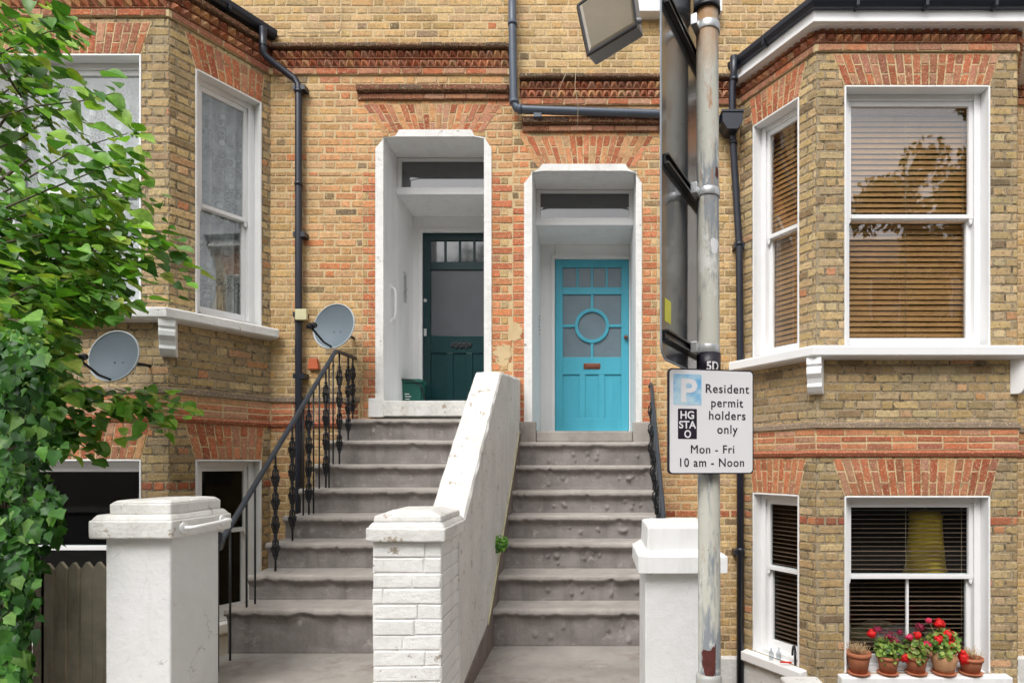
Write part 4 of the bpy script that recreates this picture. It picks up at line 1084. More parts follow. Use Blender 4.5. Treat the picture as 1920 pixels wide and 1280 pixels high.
def curtain(label, fr, u0, u1, z0, z1, d=-.23, seed=0, folds=9):
    mb = MB(); nu = 90; nv = 14
    for j in range(nv+1):
        v = z0+(z1-z0)*j/nv
        for i in range(nu+1):
            f = i/nu; a = .03*math.sin(f*folds*2*math.pi+seed+.6*math.sin(v*1.3))+.01*math.sin(f*23+seed+v)
            mb.v.append(fr.p(u0+(u1-u0)*f, d+a, v))
    for j in range(nv):
        for i in range(nu): q = j*(nu+1)+i; mb.face((q, q+1, q+nu+2, q+nu+1), sm=True)
    return tag(build('net_curtain', mb, 'lace', base=fr.p((u0+u1)/2, d, z0), fixn=False), label, 'curtain', 'lace net curtains')
curtain('white lace net curtain in the large upper window of the left bay behind the leaves', frB, -5.3, -4.06, 1.40, 3.6, seed=1, folds=8)
curtain('white lace net curtain in the narrow upper side window of the left bay', frLS, .23, .80, 1.40, 3.6, seed=3, folds=5)
# bundle of driftwood on the sill inside the left side window
mb = MB(); base = frLS.p(.47, -.20, 1.42)
for i in range(9):
    u = .42+.015*i; a = frLS.p(u+random.uniform(-.02, .02), -.19, 1.42); b = frLS.p(.50+random.uniform(-.04, .05), -.20, 1.62+random.uniform(0, .17)); mb.tube([a, b], random.uniform(.004, .011), 6)
tag(build('driftwood_bundle', mb, 'wood', base=base), 'bundle of bare sticks standing inside the left bay side window', 'ornament')
# amber lampshade behind the lower right window
ro = thing('pendant_lamp', 'amber bell shaped pendant lamp hanging behind the lower right window', 'lamp', (3.14, 5.62, -1.1))
c = P(1735, 960, 5.62); mb = MB()
mb.lathe(c.x, 5.62, [(.02, c.z+.03), (.12, c.z+.01), (.15, c.z-.03), (.14, c.z-.06), (.15, c.z-.25), (.17, c.z-.5), (.2, c.z-.6), (.19, c.z-.6)], 24); build('shade', mb, 'amber', ro, fixn=False)
mb = MB(); mb.tube([(c.x, 5.62, c.z+.02), (c.x, 5.62, .03)], .005, 6); build('flex', mb, 'cord', ro)
# papers and books on a table inside
ro = thing('side_table', 'table piled with papers behind the lower right window and its flower pots', 'table', (2.8, 6.0, -2.2))
mb = MB(); mb.box(2.2, 3.6, 5.6, 6.3, -1.75, -1.71); build('table_top', mb, 'slatd', ro)
for x in (2.25, 3.5):
    for y in (5.65, 6.2): mb = MB(); mb.box(x, x+.05, y, y+.05, -2.3, -1.75); build('leg', mb, 'slatd', ro)
for i in range(12):
    x = random.uniform(2.25, 3.25); y = random.uniform(5.62, 6.0); z = -1.708
    mb = MB(); hh = random.uniform(.01, .09); fr = Fr((x, y), (math.cos(i), math.sin(i)*.4+.1)); mb.fbox(fr, 0, .25, -.1, .08, z, z+hh)
    tag(build('paper_pile', mb, 'cream' if i % 3 else 'white', base=(x, y, z)), 'low pile of pale papers on the table behind the lower right window', 'papers', 'papers on the table inside')
# ---------------------------------------------------------------- flower pots
def leafcluster(mb, c, r, n, size, cols, squash=1.0, up=.5, m=0):
    for i in range(n):
        while True:
            q = Vector([random.uniform(-1, 1) for _ in range(3)])
            if q.length < 1: break
        p = Vector(c)+Vector((q.x*r, q.y*r, q.z*r*squash))
        nrm = (q*.8+Vector((random.uniform(-.6, .6), random.uniform(-1, .2), up+random.uniform(-.3, .6)))).normalized()
        t = nrm.cross(Vector([random.uniform(-1, 1) for _ in range(3)])).normalized(); b = nrm.cross(t)
        s = size*random.uniform(.6, 1.2); k = 7
        v = [p]+[p+(t*math.cos(2*math.pi*j/k)+b*math.sin(2*math.pi*j/k))*s*(1 if j % 2 else .82)+nrm*s*.2 for j in range(k)]
        col = random.choice(cols); f = random.uniform(.7, 1.3)
        mb.add(v, [(0, j+1, (j+1) % k+1) for j in range(k)], m, tuple(x*f for x in col))
def pot(mb, cx, cy, z, r, h, rim=True):
    if rim: pr = [(0, z), (r*.70, z), (r*.93, z+h*.76), (r*.93, z+h*.78), (r*1.02, z+h*.79), (r*1.05, z+h*.99), (r*.98, z+h), (r*.9, z+h*.98), (r*.86, z+h*.85), (0, z+h*.85)]
    else: pr = [(0, z), (r*.66, z), (r*.9, z+h*.3), (r*1.03, z+h*.62), (r*1.04, z+h*.8), (r*.93, z+h*.97), (r*.96, z+h), (r*.88, z+h), (r*.85, z+h*.9), (0, z+h*.88)]
    mb.lathe(cx, cy, pr, 26)
GR = [(.16, .27, .04), (.24, .36, .07), (.10, .20, .04), (.32, .40, .10)]
zs = WL['B'][0]
Dp = 5.20
pots = [
 ('terracotta pot of dry bleached stems at the left end of the window sill', 1610, .100, .185, 'terra', [], 'dead'),
 ('terracotta pot with small red geranium and faded crimson blooms, second from the left', 1665, .092, .155, 'terra', [(1634, 1187, .032, 'red'), (1645, 1180, .03, 'crimson'), (1668, 1193, .05, 'crimson'), (1678, 1203, .03, 'crimson'), (1687, 1185, .02, 'crimson'), (1668, 1222, .035, 'red')], 'green'),
 ('terracotta pot with pink and red geranium blooms in the middle of the sill', 1718, .092, .155, 'terra', [(1705, 1194, .028, 'pink'), (1720, 1190, .03, 'red'), (1718, 1205, .022, 'pink'), (1725, 1175, .035, 'crimson'), (1737, 1208, .035, 'pink'), (1694, 1232, .042, 'red')], 'mix'),
 ('round pale pot with the tallest bright red geraniums, second from the right', 1770, .102, .185, 'terra2', [(1761, 1168, .040, 'red'), (1777, 1190, .045, 'red'), (1760, 1198, .038, 'red'), (1782, 1208, .055, 'red'), (1788, 1218, .035, 'red'), (1741, 1163, .02, 'pink')], 'green'),
 ('terracotta pot of dry brown stems with one red bloom, at the sill\'s right end', 1820, .098, .140, 'terra', [(1807, 1233, .050, 'red'), (1805, 1222, .02, 'red')], 'dry')]
for lab, px, r, h, pm, bl, kind in pots:
    c = P(px, 1262, Dp); ro = thing('potted_plant', lab, 'potted plant', (c.x, Dp, zs), 'potted plants on the sill')
    mb = MB(); pot(mb, c.x, Dp, zs+.008, r, h, pm == 'terra'); build('pot', mb, pm, ro, fixn=False)
    mb = MB(); mb.lathe(c.x, Dp, [(0, zs+.001), (r*.9, zs+.001), (r*1.0, zs+.016), (r*.95, zs+.016), (0, zs+.007)], 20); build('saucer', mb, 'terra', ro, fixn=False)
    t = zs+h*.95
    if kind in ('dead', 'dry'):
        mb = MB()
        for i in range(70):
            a = random.uniform(0, 6.3); q = random.uniform(0, r*.9); hh = random.uniform(.04, .10)
            mb.tube([(c.x+q*math.cos(a)*.6, Dp+q*math.sin(a)*.6, t-.03), (c.x+q*math.cos(a), Dp+q*math.sin(a), t+hh*.6), (c.x+q*math.cos(a)*1.3+random.uniform(-.02, .02), Dp+q*math.sin(a)*1.2, t+hh)], .0022, 4)
        build('dry_stems', mb, 'dead', ro)
    if kind in ('green', 'mix'):
        mb = MB()
        tall = .10 if pm == 'terra2' else .07
        leafcluster(mb, (c.x, Dp, t+tall), r*1.25, 260, .024, GR if kind == 'green' else GR+[(.35, .16, .10), (.25, .2, .08)], .9)
        leafcluster(mb, (c.x-.01, Dp-.02, t+.01), r*1.0, 80, .024, GR, .7)
        build('foliage', mb, 'leaf', ro, fixn=False)
    if bl:
        mb = MB()
        for (bx, by, br, bm) in bl:
            q = P(bx, by, Dp-.03); mb.tube([(c.x, Dp, t), ((c.x+q.x)/2, Dp-.01, (t+q.z)/2+.01), tuple(q)], .0022, 5)
        build('stems', mb, 'dead', ro)
        for (bx, by, br, bm) in bl:
            br *= 1.25; q = P(bx, by, Dp-.03); mb = MB()
            for i in range(70):
                v = Vector([random.gauss(0, 1) for _ in range(3)]).normalized()*br*random.uniform(.55, 1)
                if bm == 'crimson': v *= 1.15
                p = q+v; nn = v.normalized(); tt = nn.cross(Vector((.3, .2, 1))).normalized(); bb = nn.cross(tt); s = random.uniform(.009, .016) if bm != 'crimson' else .008
                mb.add([p+nn*.003]+[p+(tt*math.cos(a)+bb*math.sin(a))*s for a in [2*math.pi*j/5 for j in range(5)]], [(0, j+1, (j+1) % 5+1) for j in range(5)])
            mb.sphere(q, br*(.72 if bm != 'crimson' else .3), 8)
            build('bloom', mb, bm, ro, fixn=False)
# little bottles and a clamp on the lower side window sill
for i, (px, py) in enumerate(((1446, 1215), (1460, 1217))):
    c = P(px, py, 5.56); mb = MB(); z = WL['B'][0]+.01
    mb.lathe(c.x, 5.56, [(0, z), (.022, z), (.024, z+.05), (.010, z+.08), (.009, z+.10), (.012, z+.105)], 14)
    tag(build('glass_bottle', mb, 'glassdim', base=(c.x, 5.56, z), fixn=False), 'small clear glass bottle on the lower side window sill, %s of a pair' % ('left' if i == 0 else 'right'), 'bottle', 'glass bottles on the side sill')
c = P(1487, 1215, 5.40); mb = MB(); z = WL['B'][0]+.01
mb.tube([(c.x+.04*math.cos(a)*.5, 5.38+.02*math.cos(a), z+.09+.085*math.sin(a)) for a in [math.pi*i/10-.4 for i in range(12)]], .010, 8)
mb.tube([(c.x+.02, 5.4, z), (c.x+.02, 5.4, z+.12)], .012, 8)
ro = thing('hand_tool', 'black hoop handled tool with red tip on the lower side window sill', 'tool', (c.x, 5.4, z)); build('hoop', mb, 'dark', ro)
mb = MB(); mb.tube([(c.x-.11, 5.44, z+.01), (c.x-.01, 5.41, z+.015)], .008, 8); build('tip', mb, 'red', ro)
# weed growing from the wall
mb = MB(); c = P(930, 1020, 4.55)
leafcluster(mb, c+Vector((.02, 0, 0)), .075, 230, .013, [(.13, .32, .04), (.2, .42, .06), (.08, .22, .03)], 1.0)
tag(build('weed', mb, 'leaf', base=tuple(c), fixn=False), 'small bright green weed growing from the foot of the sloping white wall', 'plant')
# ================================================================ sign post
sp = thing('sign_post', 'weathered galvanised street post with peeling paint and rust at its foot', 'post', (.39, 2.0, -1.5))
mb = MB(); n = 40; pts = []; rs = []
for i in range(n+1):
    z = -1.5+(3.4)*i/n; pts.append((.391-.006*(z+.5)/1.5*.9, 2.0, z)); rs.append(.0375)
mb.tube(pts, rs, 28); build('tube', mb, 'pole', sp)
mb = MB(); mb.tube([(.389, 2.0, -1.5), (.389, 2.0, -.725), (.389, 2.0, -.712)], [.044, .044, .039], 28)
build('base_sleeve', mb, 'galv', sp)
mb = MB(); mb.tube([(.382, 2.0, 1.545), (.382, 2.0, 1.56), (.382, 2.0, 2.2)], [.042, .0445, .0445], 28); build('upper_sleeve', mb, 'lead', sp)
mb = MB(); mb.tube([(.382, 2.0, 1.532), (.382, 2.0, 1.546)], .0455, 28); build('black_gasket', mb, 'dark', sp)
# peeled rust patch: thin curved flake following the tube
def flake(name, mat, zc, a0, rx, rz, seed, rad=.0384, cx=.389):
    mb = MB(); n = 26; ring = []
    for i in range(n):
        t = 2*math.pi*i/n; k = 1+.5*noise.noise(Vector((math.cos(t)*1.5, math.sin(t)*1.5, seed)))
        ring.append((rx*math.cos(t)*k, rz*math.sin(t)*k))
    m = 6; vs = []
    for j in range(m+1):
        f = j/m
        for (a, b) in ring:
            an = a0+a*f/rad; vs.append((cx+rad*math.sin(an), 2.0-rad*math.cos(an), zc+b*f))
    fs = [(j*n+i, j*n+(i+1) % n, (j+1)*n+(i+1) % n, (j+1)*n+i) for j in range(m) for i in range(n)]
    mb.add(vs, fs, sm=True); return build(name, mb, mat, sp, fixn=False)
flake('rust_patch', 'rust', -.665, .30, .046, .056, 3)
flake('rust_patch', 'rust', .955+.02+.0, .75, .010, .018, 5, cx=.385); flake('rust_patch', 'rust', -.79, -.4, .01, .012, 6, .0445)
flake('paint_peel', 'signwhite', .73, .45, .016, .03, 11, cx=.386)
for z in (.386, .915, 1.475):
    mb = MB(); cx = .386; mb.tube([(cx, 2.0, z-.014), (cx, 2.0, z+.014)], .041, 28); mb.fbox(Fr((cx-.045, 1.975), (0.45, .89)), -.03, .05, -.01, .012, z-.018, z+.018)
    build('clip_band', mb, 'steel', sp, bevel=.002)
# black number band
mb = MB(); mb.tube([(.3885, 2.0, .295), (.3885, 2.0, .372)], .0405, 32); nb = build('number_band', mb, 'signblack', sp)
# text helper
def text_mb(txt, wid, hgt, fr, u, d, v, bold=0.0, th=.0008, spacing=1.0):
    """letters fitted to width and cap height, as real solid geometry standing on frame fr"""
    cu = bpy.data.curves.new('t', 'FONT'); cu.body = txt; cu.size = 1; cu.offset = bold; cu.space_character = spacing; cu.resolution_u = 6
    ob = bpy.data.objects.new('t', cu); COL.objects.link(ob)
    cap = bpy.data.curves.new('t2', 'FONT'); cap.body = 'H'; cap.size = 1; oc = bpy.data.objects.new('t2', cap); COL.objects.link(oc)
    dg = bpy.context.evaluated_depsgraph_get()
    me = bpy.data.meshes.new_from_object(ob.evaluated_get(dg)); mc = bpy.data.meshes.new_from_object(oc.evaluated_get(dg))
    xs = [q.co.x for q in me.vertices]; caph = max(q.co.y for q in mc.vertices)
    x0, x1 = min(xs), max(xs); sx = wid/(x1-x0); sy = hgt/caph
    mb = MB(); mb.add([fr.p(u+(q.co.x-x0)*sx, d, v+q.co.y*sy) for q in me.vertices], [tuple(p.vertices) for p in me.polygons])
    bpy.data.objects.remove(ob); bpy.data.objects.remove(oc)
    return mb
# "5D" bent round the band
frP = Fr((.3885, 2.0), (1, 0)); mb = text_mb('5D', .044, .027, frP, -.015, 0, .312, bold=.03)
mb.v = [(.3885+.0412*math.sin((x-.3885)/.0412), 2.0-.0412*math.cos((x-.3885)/.0412), z) for x, y, z in mb.v]
build('lettering', mb, 'signwhite', nb, fixn=False)
# parking sign
yaw = R(12); W_, Hs = .300, .345
frS_ = Fr((.385-.15*math.cos(yaw), 1.935-.15*math.sin(yaw)), (math.cos(yaw), math.sin(yaw)))
pk = thing('parking_sign', 'white rectangular parking sign reading Resident permit holders only on the street post', 'sign', (.385, 1.935, -.035))
def rrect(w, h, r, n=6):
    pts = []
    for cx, cy, a0 in ((w-r, r, -90), (w-r, h-r, 0), (r, h-r, 90), (r, r, 180)):
        for i in range(n+1): a = R(a0+90*i/n); pts.append((cx+r*math.cos(a), cy+r*math.sin(a)))
    return pts
z0 = -.036
mb = MB(); mb.quadprism(frS_, [(u, z0+v) for u, v in rrect(W_, Hs, .014)], -.012, .002); build('frame', mb, 'signframe', pk, bevel=.001)
mb = MB(); mb.quadprism(frS_, [(.0045+u, z0+.0045+v) for u, v in rrect(W_-.009, Hs-.009, .011)], .0022, .003); build('face', mb, 'signwhite', pk)
k_ = W_/850.
def S(x, y): return ((x-143)*k_, z0+Hs-(y-260)*k_*(Hs/W_*850/965.))
def sq(x0, y0, x1, y1, d, r=.004):
    a = S(x0, y1); b = S(x1, y0); return [(a[0]+u, a[1]+v) for u, v in rrect(b[0]-a[0], b[1]-a[1], r)]
mb = MB(); mb.quadprism(frS_, sq(190, 312, 465, 592, 0), .003, .0036); build('blue_symbol', mb, 'pblue', pk)
def T(txt, x0, x1, base, cap, mat='signblack', d=.0037, bold=.0, spacing=1.0):
    u, v = S(x0, base); mb = text_mb(txt, (x1-x0)*k_, cap*k_, frS_, u, d, v, bold, spacing=spacing); return build('lettering', mb, mat, pk, fixn=False)
T('P', 265, 422, 560, 200, 'signwhite', .0042, .03)
mb = MB(); mb.quadprism(frS_, sq(235, 628, 420, 903, 0, .002), .003, .0036); build('dark_panel', mb, 'signblack', pk)
T('HG', 258, 392, 718, 68, 'signwhite', .0042, .025); T('STA', 245, 412, 805, 66, 'signwhite', .0042, .025); T('O', 296, 362, 890, 66, 'signwhite', .0042, .025)
for txt, a, b, base, cap in (('Resident', 508, 945, 475, 78), ('permit', 562, 883, 605, 78), ('holders', 540, 908, 722, 78), ('only', 622, 828, 850, 78), ('Mon - Fri', 362, 792, 1033, 76), ('10 am - Noon', 255, 893, 1155, 76)):
    if 'M' in txt:
        u, v = S(a, base); mb = MB()
        for q in range(3):
            m2 = text_mb(txt, (b-a)*k_, cap*k_, frS_, u+(q-1)*.00035, .0037+q*.00015, v, 0, spacing=1.12); mb.add(m2.v, m2.f)
        build('lettering', mb, 'signblack', pk, fixn=False)
    else: T(txt, a, b, base, cap, bold=.012, spacing=1.12)
# large road sign seen from behind, edge on
a = Vector((.198, 1.747)); dr = Vector((.447, .894))
frG = Fr(a, (dr.x, dr.y))     # N points right and towards the camera
rs_ = thing('road_sign', 'tall grey road sign plate seen from behind, left of the street post', 'sign', (.33, 2.0, .32))
mb = MB(); mb.quadprism(frG, [(u, .315+v) for u, v in rrect(.60, 1.45, .05)], -.004, .0); build('plate', mb, 'signback', rs_, bevel=.001)
mb = MB(); rp = rrect(.60, 1.45, .05); pts = [frG.p(u, -.001, .315+v) for u, v in rp]; mb.tube(pts, .0035, 6, closed=True); build('edge_trim', mb, 'lead', rs_)
for z in (.386, .915, 1.40):
    mb = MB(); mb.fbox(frG, .02, .585, .0005, .006, z-.016, z+.016); mb.fbox(frG, .02, .585, .006, .017, z+.009, z+.016); mb.fbox(frG, .02, .585, .006, .017, z-.016, z-.009)
    build('mounting_channel', mb, 'black', rs_, bevel=.001)
mb = MB(); mb.fbox(frG, .03, .085, .0005, .0012, .43, .50); build('sticker', mb, 'yellow', rs_)
# lantern hanging from an arm above
ln = thing('sign_lantern', 'small grey floodlight with brown diffuser hanging at the top left of the road sign', 'light', (.06, 1.95, 1.45))
A = [P(1081, 12, 1.86), P(1101, 106, 1.80), P(1194, 50, 1.90), P(1180, -60, 1.98)]
nrm = (A[1]-A[0]).cross(A[2]-A[1]).normalized()
if nrm.y > 0: nrm = -nrm
back = -nrm*.08+Vector((.05, 0, .04))
mb = MB(); mb.hexa([tuple(x) for x in A]+[tuple(x+back*.9) for x in A]); build('casing', mb, 'lamp', ln, bevel=.006)
cen = sum(A, Vector())/4
ins = [cen+(x-cen)*.90 for x in A]
mb = MB(); fr_ = [x+nrm*.006 for x in A]; fi = [cen+(x-cen)*.93+nrm*.006 for x in A]
mb.add([tuple(x) for x in fr_]+[tuple(x) for x in fi]+[tuple(x-nrm*.004) for x in A]+[tuple(cen+(x-cen)*.93-nrm*.001) for x in A], [(i, (i+1) % 4, (i+1) % 4+4, i+4) for i in range(4)]+[(i, i+8, (i+1) % 4+8, (i+1) % 4) for i in range(4)]+[(i+4, (i+1) % 4+4, (i+1) % 4+12, i+12) for i in range(4)])
build('bezel', mb, 'dark', ln)
mb = MB(); mb.add([tuple(cen+(x-cen)*.93+nrm*.0025) for x in A]+[tuple(cen+(x-cen)*.84+nrm*.006) for x in A], [(i, (i+1) % 4, (i+1) % 4+4, i+4) for i in range(4)]+[(4, 5, 6, 7)]); build('diffuser', mb, 'diff', ln)
mb = MB(); q = cen+back; mb.tube([tuple(q), (q.x+.02, q.y, 1.75), (.15, 1.98, 1.85), (.382, 2.0, 1.87)], .014, 10); build('arm', mb, 'lead', ln)
q = P(1193, 40, 1.92); mb = MB(); mb.tube([tuple(q+Vector((-.01, 0, 0))), tuple(q+Vector((.018, 0, 0)))], .009, 10); build('hinge', mb, 'lamp', ln)
# ================================================================ fence
fc = thing('wooden_fence', 'weathered grey brown picket fence between the ivy and the large white gate pillar', 'fence', (-3.0, 3.7, -1.9))
Df = 3.62
xs = [70, 88, 112, 137, 161, 183, 205]
for i, px in enumerate(xs):
    c = P(px, 1062, Df+random.uniform(-.01, .01)); wd = .036+random.uniform(-.003, .004); t = c.z+random.uniform(-.012, .012)+.012
    mb = MB(); lean = random.uniform(-.006, .006)
    mb.prism([(c.x-wd+lean, -1.95), (c.x+wd+lean, -1.95), (c.x+wd, t-.034), (c.x+wd*.12, t+.006), (c.x-wd*.12, t+.006), (c.x-wd, t-.038)], 'y', Df, Df+.02); build('picket', mb, 'wood', fc, bevel=.002)
for z in (-.95, -1.6):
    mb = MB(); mb.box(-3.6, -2.6, Df+.022, Df+.055, z-.04, z+.04); build('fence_rail', mb, 'wood', fc)
# ================================================================ foliage
def leaf_mesh(mb, p, tip, nrm, s, col, kind='lime'):
    if kind == 'lime':
        bx = PX+F*p[0]/p[1]; by = PY-F*p[2]/p[1]
        if 128 < bx < 330 and 600 < by < 725: return
    t = tip.normalized(); side = t.cross(nrm).normalized(); n = side.cross(t).normalized()
    if kind == 'lime': prof = [(0, 0), (.12, .30), (.35, .43), (.6, .36), (.82, .17), (1, 0)]
    else: prof = [(0, 0), (.02, .30), (.22, .33), (.40, .43), (.62, .24), (1, 0)]
    fold = random.uniform(.1, .65); curl = random.uniform(-.1, .8)
    vs = []; 
    for a, w in prof:
        c = p+t*(a*s)-n*(curl*a*a*s*.5)
        vs.append(c)
    k = len(prof)
    L_ = [vs[i]+side*(prof[i][1]*s)+n*(prof[i][1]*s*fold) for i in range(1, k-1)]
    R_ = [vs[i]-side*(prof[i][1]*s)+n*(prof[i][1]*s*fold) for i in range(1, k-1)]
    allv = vs+L_+R_
    fs = []
    for i in range(k-1):
        a, b = i, i+1
        la = k+i-1 if i >= 1 else None; lb = k+i if i+1 <= k-2 else None
        ra = k+(k-2)+i-1 if i >= 1 else None; rb = k+(k-2)+i if i+1 <= k-2 else None
        fs.append([x for x in (a, b, lb, la) if x is not None]); fs.append([x for x in (b, a, ra, rb) if x is not None])
    mb.add(allv, fs, 0, col, sm=True)
LG = [(.12, .29, .035), (.18, .38, .05), (.085, .21, .035), (.30, .50, .08), (.06, .16, .035), (.16, .29, .09), (.33, .40, .08)]
def spray(mb, tw, pts, n, size, spread, tipdir=(1, -.2, -.35), cols=LG, tr=.006):
    """a twig through pts with leaves alternating along it"""
    pts = [Vector(p) for p in pts]
    tw.tube(pts, [tr*(1-.7*i/(len(pts)-1)) for i in range(len(pts))], 6)
    for i in range(n):
        f = random.random()**.8*(len(pts)-1); a = int(min(f, len(pts)-2)); p = pts[a].lerp(pts[a+1], f-a)
        p = p+Vector((random.gauss(0, spread), random.gauss(0, spread), random.gauss(0, spread)))
        tip = Vector(tipdir)+Vector((random.gauss(0, .45), random.gauss(0, .5), random.gauss(0, .35)))
        nr = Vector((random.gauss(0, .35), -.12+random.gauss(0, .35), .9))
        c = random.choice(cols); f2 = random.uniform(.8, 1.25)
        leaf_mesh(mb, p, tip, nr, size*random.uniform(.5, 1.25), tuple(x*f2 for x in c))
def tree_crown():
    ro = thing('tree', 'leafy green tree whose drooping branches hang over the left bay window', 'tree', (-4.3, 3.5, -1.9))
    mb = MB(); tw = MB()
    trunk = [(-4.35, 3.6, -1.95), (-4.3, 3.6, -.8), (-4.2, 3.65, .2), (-4.15, 3.6, 1.2), (-4.1, 3.6, 2.2), (-4.2, 3.5, 3.2)]
    t2 = MB(); t2.tube(trunk, [.11, .10, .09, .075, .055, .03], 12); build('trunk', t2, 'bark', ro)
    Q = lambda x, y, D: P(x, y, D)
    rnd = random.uniform
    # long sprays reaching right (photo positions at their own depths)
    S_ = [([(-90, 250, 3.5), (60, 200, 3.4), (150, 190, 3.3), (215, 175, 3.25)], 12, .03),
          ([(-80, 150, 3.5), (20, 90, 3.4), (90, 60, 3.35), (130, 55, 3.3)], 40, .045),
          ([(-80, 120, 3.6), (0, 60, 3.6), (60, 40, 3.6), (120, 80, 3.5)], 34, .05),
          ([(-60, 400, 3.6), (60, 330, 3.5), (140, 280, 3.4), (240, 250, 3.3)], 22, .045),
          ([(-60, 420, 3.5), (80, 360, 3.4), (180, 320, 3.3), (250, 300, 3.25)], 34, .055),
          ([(-60, 430, 3.6), (60, 400, 3.5), (170, 370, 3.4), (270, 355, 3.3)], 60, .06),
          ([(-60, 470, 3.5), (80, 440, 3.4), (200, 430, 3.35), (340, 478, 3.3)], 80, .055),
          ([(-60, 560, 3.7), (80, 500, 3.6), (180, 470, 3.5), (320, 520, 3.4)], 90, .06),
          ([(-60, 600, 3.5), (50, 540, 3.4), (150, 520, 3.4), (240, 570, 3.35)], 80, .06),
          ([(-60, 640, 3.4), (50, 610, 3.4), (120, 600, 3.4), (150, 620, 3.4)], 60, .06),
          ([(-60, 700, 3.9), (50, 690, 3.9), (130, 740, 3.85), (330, 785, 3.8)], 90, .05),
          ([(-60, 720, 4.0), (100, 730, 3.95), (200, 755, 3.9), (300, 770, 3.85)], 90, .055),
          ([(0, 760, 3.9), (80, 790, 3.9), (130, 820, 3.9), (170, 845, 3.9)], 60, .05),
          ([(-60, 300, 3.8), (40, 260, 3.8), (80, 230, 3.8), (120, 160, 3.7)], 46, .06),
          ([(-60, 200, 3.8), (0, 180, 3.8), (40, 150, 3.8), (80, 120, 3.8)], 46, .06)]
    for pts, n, sp_ in S_:
        spray(mb, tw, [Q(*p) for p in pts], int(n*1.8), .097, sp_*1.35)
    # single outlying leaves
    for (x, y) in ((210, 150), (150, 170), (215, 185), (130, 215), (230, 215), (185, 245), (95, 185), (270, 255), (250, 285), (190, 300), (225, 310), (150, 290), (110, 255), (275, 350), (245, 350), (265, 400), (85, 110), (125, 60)):
        leaf_mesh(mb, Q(x-18, y-6, 3.3), Vector((1, rnd(-.3, .3), rnd(-.7, .1))), Vector((rnd(-.2, .4), -.6, .8)), .135, tuple(v*1.0 for v in LG[random.choice((1, 3, 0))]))
    # inner mass
    B = [(20, 450, 140, 100, 3.75, 270), (110, 480, 120, 90, 3.7, 210), (30, 600, 130, 100, 3.85, 320), (140, 560, 90, 60, 3.7, 150), (20, 720, 120, 60, 3.8, 160), (140, 400, 100, 50, 3.8, 110), (-10, 120, 90, 90, 3.8, 110), (-10, 300, 80, 70, 3.9, 35), (90, 800, 80, 40, 4.0, 90), (60, 660, 70, 50, 4.0, 90)]
    for (cx, cy, rx, ry, D0, n) in B:
        for i in range(int(n*1.35)):
            while True:
                a, b = rnd(-1, 1), rnd(-1, 1)
                if a*a+b*b < 1: break
            p = Q(cx+a*rx, cy+b*ry, D0+random.gauss(0, .18))
            tip = Vector((.9, rnd(-.6, .4), -.35))+Vector((random.gauss(0, .4), 0, random.gauss(0, .3)))
            c = random.choice(LG); f2 = rnd(.7, 1.15)
            leaf_mesh(mb, p, tip, Vector((random.gauss(0, .35), -.15+random.gauss(0, .35), .9)), .098*rnd(.5, 1.25), tuple(x*f2 for x in c))
    build('crown', mb, 'leaf', ro, fixn=False)
    for i in range(14):
        a = Vector(trunk[2+i % 4]); e = Q(rnd(-60, 60), rnd(100, 750), rnd(3.5, 3.9)); tw.tube([a, a.lerp(e, .5)+Vector((0, 0, .08)), e], [.022, .014, .006], 6)
    build('branches', tw, 'bark', ro)
tree_crown()
def ivy():
    mb = MB(); rnd = random.uniform
    IV = [(.035, .12, .02), (.055, .17, .025), (.025, .08, .018), (.10, .26, .04), (.018, .06, .014), (.06, .17, .03), (.04, .13, .025), (.14, .27, .06)]
    B = [(30, 700, 70, 60, 260, 0), (35, 820, 85, 80, 360, 0), (45, 940, 85, 70, 360, 0), (75, 985, 60, 45, 150, 0), (40, 1050, 60, 60, 240, 0), (20, 1150, 70, 80, 260, 0), (10, 1250, 70, 70, 220, 0), (45, 660, 60, 50, 170, 1), (100, 830, 40, 25, 50, 1), (60, 720, 60, 40, 120, 1)]
    for (cx, cy, rx, ry, n, fl) in B:
        cx -= 14
        for i in range(int(n*.85)):
            while True:
                a, b = rnd(-1, 1), rnd(-1, 1)
                if a*a+b*b < 1: break
            p = P(cx+a*rx, cy+b*ry, 3.15+random.gauss(0, .10)-.12*(1-a*a-b*b))
            if fl and random.random() < .5:
                q = (.25, .40, .10); mb.sphere(p, rnd(.006, .011), 6, c=q); continue
            tip = Vector((random.gauss(.1, .5), -.25, -.8+random.gauss(0, .35)))
            c = random.choice(IV); f2 = rnd(.8, 1.3)
            leaf_mesh(mb, p, tip, Vector((random.gauss(0, .35), -.9, .35+random.gauss(0, .3))), .066*random.choice((.45, .7, .9, 1.1, 1.35)), tuple(x*f2 for x in c), 'ivy')
    ro = thing('ivy', 'dense dark green ivy climbing at the left edge beside the picket fence', 'climbing plant', (-3.1, 3.2, -1.95))
    build('leaves', mb, 'leaf', ro, fixn=False)
    mb = MB()
    mb.box(-3.85, -3.28, 3.34, 3.42, -1.95, .30); build('support_post', mb, 'soil', ro)
    mb = MB()
    for i in range(14):
        x = rnd(-3.5, -3.16); mb.tube([(x, 3.24, -1.95), (x+rnd(-.1, .1), 3.2, -1), (x+rnd(-.2, .1), 3.18, -.2), (x+rnd(-.25, .05), 3.2, .3)], .007, 5)
    build('stems', mb, 'bark', ro)
ivy()
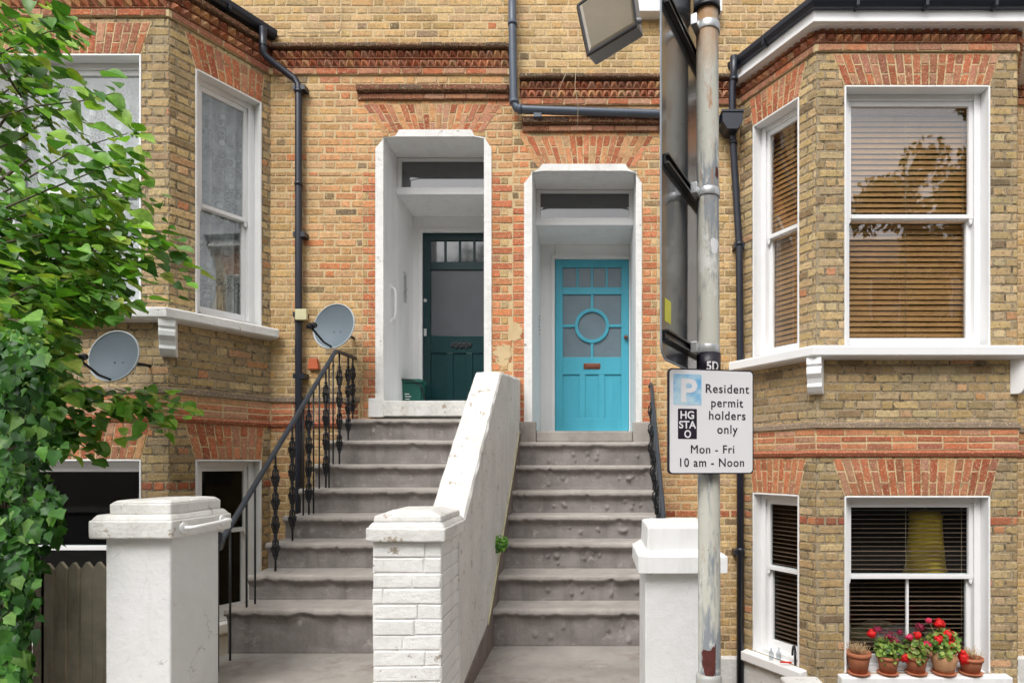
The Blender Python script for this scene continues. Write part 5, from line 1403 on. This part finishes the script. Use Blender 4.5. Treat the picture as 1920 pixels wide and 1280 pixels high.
# ================================================================ ground
mb = MB(); mb.add([(-250, -250, BOT+.05), (250, -250, BOT+.05), (250, 250, BOT+.05), (-250, 250, BOT+.05)], [(0, 1, 2, 3)])
tag(build('ground', mb, 'soil'), kind='structure')
def slab(name, x0, x1, y0, y1, z0, z1, mat):
    mb = MB(); mb.box(x0, x1, y0, y1, z0, z1); return tag(build(name, mb, mat, bevel=.006), kind='structure')
slab('path', -2.62, -.975, 2.6, 4.175, baseL-.5, baseL, 'stone2')
slab('path', -.76, .62, 2.6, 4.382, baseR-.5, baseR, 'stone2')
slab('pavement', -60, 60, .2, 2.595, -2.3, -1.52, 'paving')
slab('road', -60, 60, -7.5, .19, -2.3, -1.64, 'asphalt')
slab('pavement', -60, 60, -10, -7.51, -2.3, -1.52, 'paving')
# little front walls of the right garden
mb = MB(); mb.box(1.48, 1.78, 4.5, 4.7, BOT, -1.70); tag(build('garden_wall', mb, 'oldpaint', base=(1.6, 4.6, BOT), bevel=.02), 'low white garden wall stub under the lower side window', 'wall')
# ================================================================ across the street (seen in the window panes)
def far_tree(x, y, z, h, r, n, label, seed):
    ro = thing('street_tree', label, 'tree', (x, y, -1.5), 'trees across the street')
    mb = MB(); mb.tube([(x, y, -1.5), (x+.1, y, z-1.5), (x, y, z), (x+.2, y+.1, z+h*.5)], [.22, .17, .13, .05], 10)
    for i in range(10):
        a = random.uniform(0, 6.3); mb.tube([(x, y, z-1+.25*i), (x+math.cos(a)*r*.5, y+math.sin(a)*r*.5, z+.4*i), (x+math.cos(a)*r*.8, y+math.sin(a)*r*.8, z+.6+.45*i)], [.07, .04, .02], 6)
    build('trunk', mb, 'bark', ro)
    mb = MB()
    for c in range(75):
        q = Vector([random.gauss(0, 1) for _ in range(3)]).normalized()*random.uniform(.3, 1)
        cc = Vector((x+q.x*r, y+q.y*r, z+h*.35+q.z*h*.62)); rr = random.uniform(.5, .95)
        for i in range(n):
            v = Vector([random.gauss(0, 1) for _ in range(3)]).normalized()*rr*random.random()**.4
            p = cc+v; t = Vector([random.gauss(0, 1) for _ in range(3)]).normalized(); b = t.cross(Vector((.3, .5, .8))).normalized(); s = .15
            f = random.uniform(.6, 1.4); mb.add([p-t*s, p+b*s*.5, p+t*s, p-b*s*.5], [(0, 1, 2, 3)], 0, (.05*f, .11*f, .025*f))
    build('crown', mb, 'leaf', ro, fixn=False)
far_tree(13.2, -8.6, 3.6, 9.4, 4.4, 330, 'tall leafy street tree across the road mirrored in the right bay window', 1)
far_tree(-3.5, -9.0, 4.0, 5.0, 2.6, 110, 'shorter leafy street tree across the road opposite the left bay', 2)
for i, x in enumerate((-16, -10, -4, 2, 8, 14)):
    mats = 'mortar'; ro = thing('opposite_house', 'brick house across the street, %s along its row' % ('first', 'second', 'third', 'fourth', 'fifth', 'sixth')[i], 'house', (x+3, -14, -1.5), 'houses across the street')
    mb = MB(); mb.box(x, x+5.98, -20, -14, -1.5, 8.4); build('wall', mb, 'mortar', ro)
    mb = MB(); mb.prism([(-20.2, 8.4), (-13.8, 8.4), (-17, 10.6)], 'x', x, x+5.98); build('roof', mb, 'slate', ro)
    for wx in (1.0, 3.6):
        for wz in (-.6, 2.7, 5.9):
            mb = MB(); mb.box(x+wx, x+wx+1.3, -14.0, -13.95, wz, wz+1.9); wo = build('window', mb, 'joinery', ro)
            mb = MB(); mb.box(x+wx+.1, x+wx+1.2, -13.95, -13.94, wz+.1, wz+1.8); build('pane', mb, 'fanglass', wo)
# ---------------------------------------------------------------- raise everything so the pavement lies at zero
for o in list(sc.objects):
    if o.parent is None and o.type in ('MESH', 'EMPTY'): o.location.z += EYE
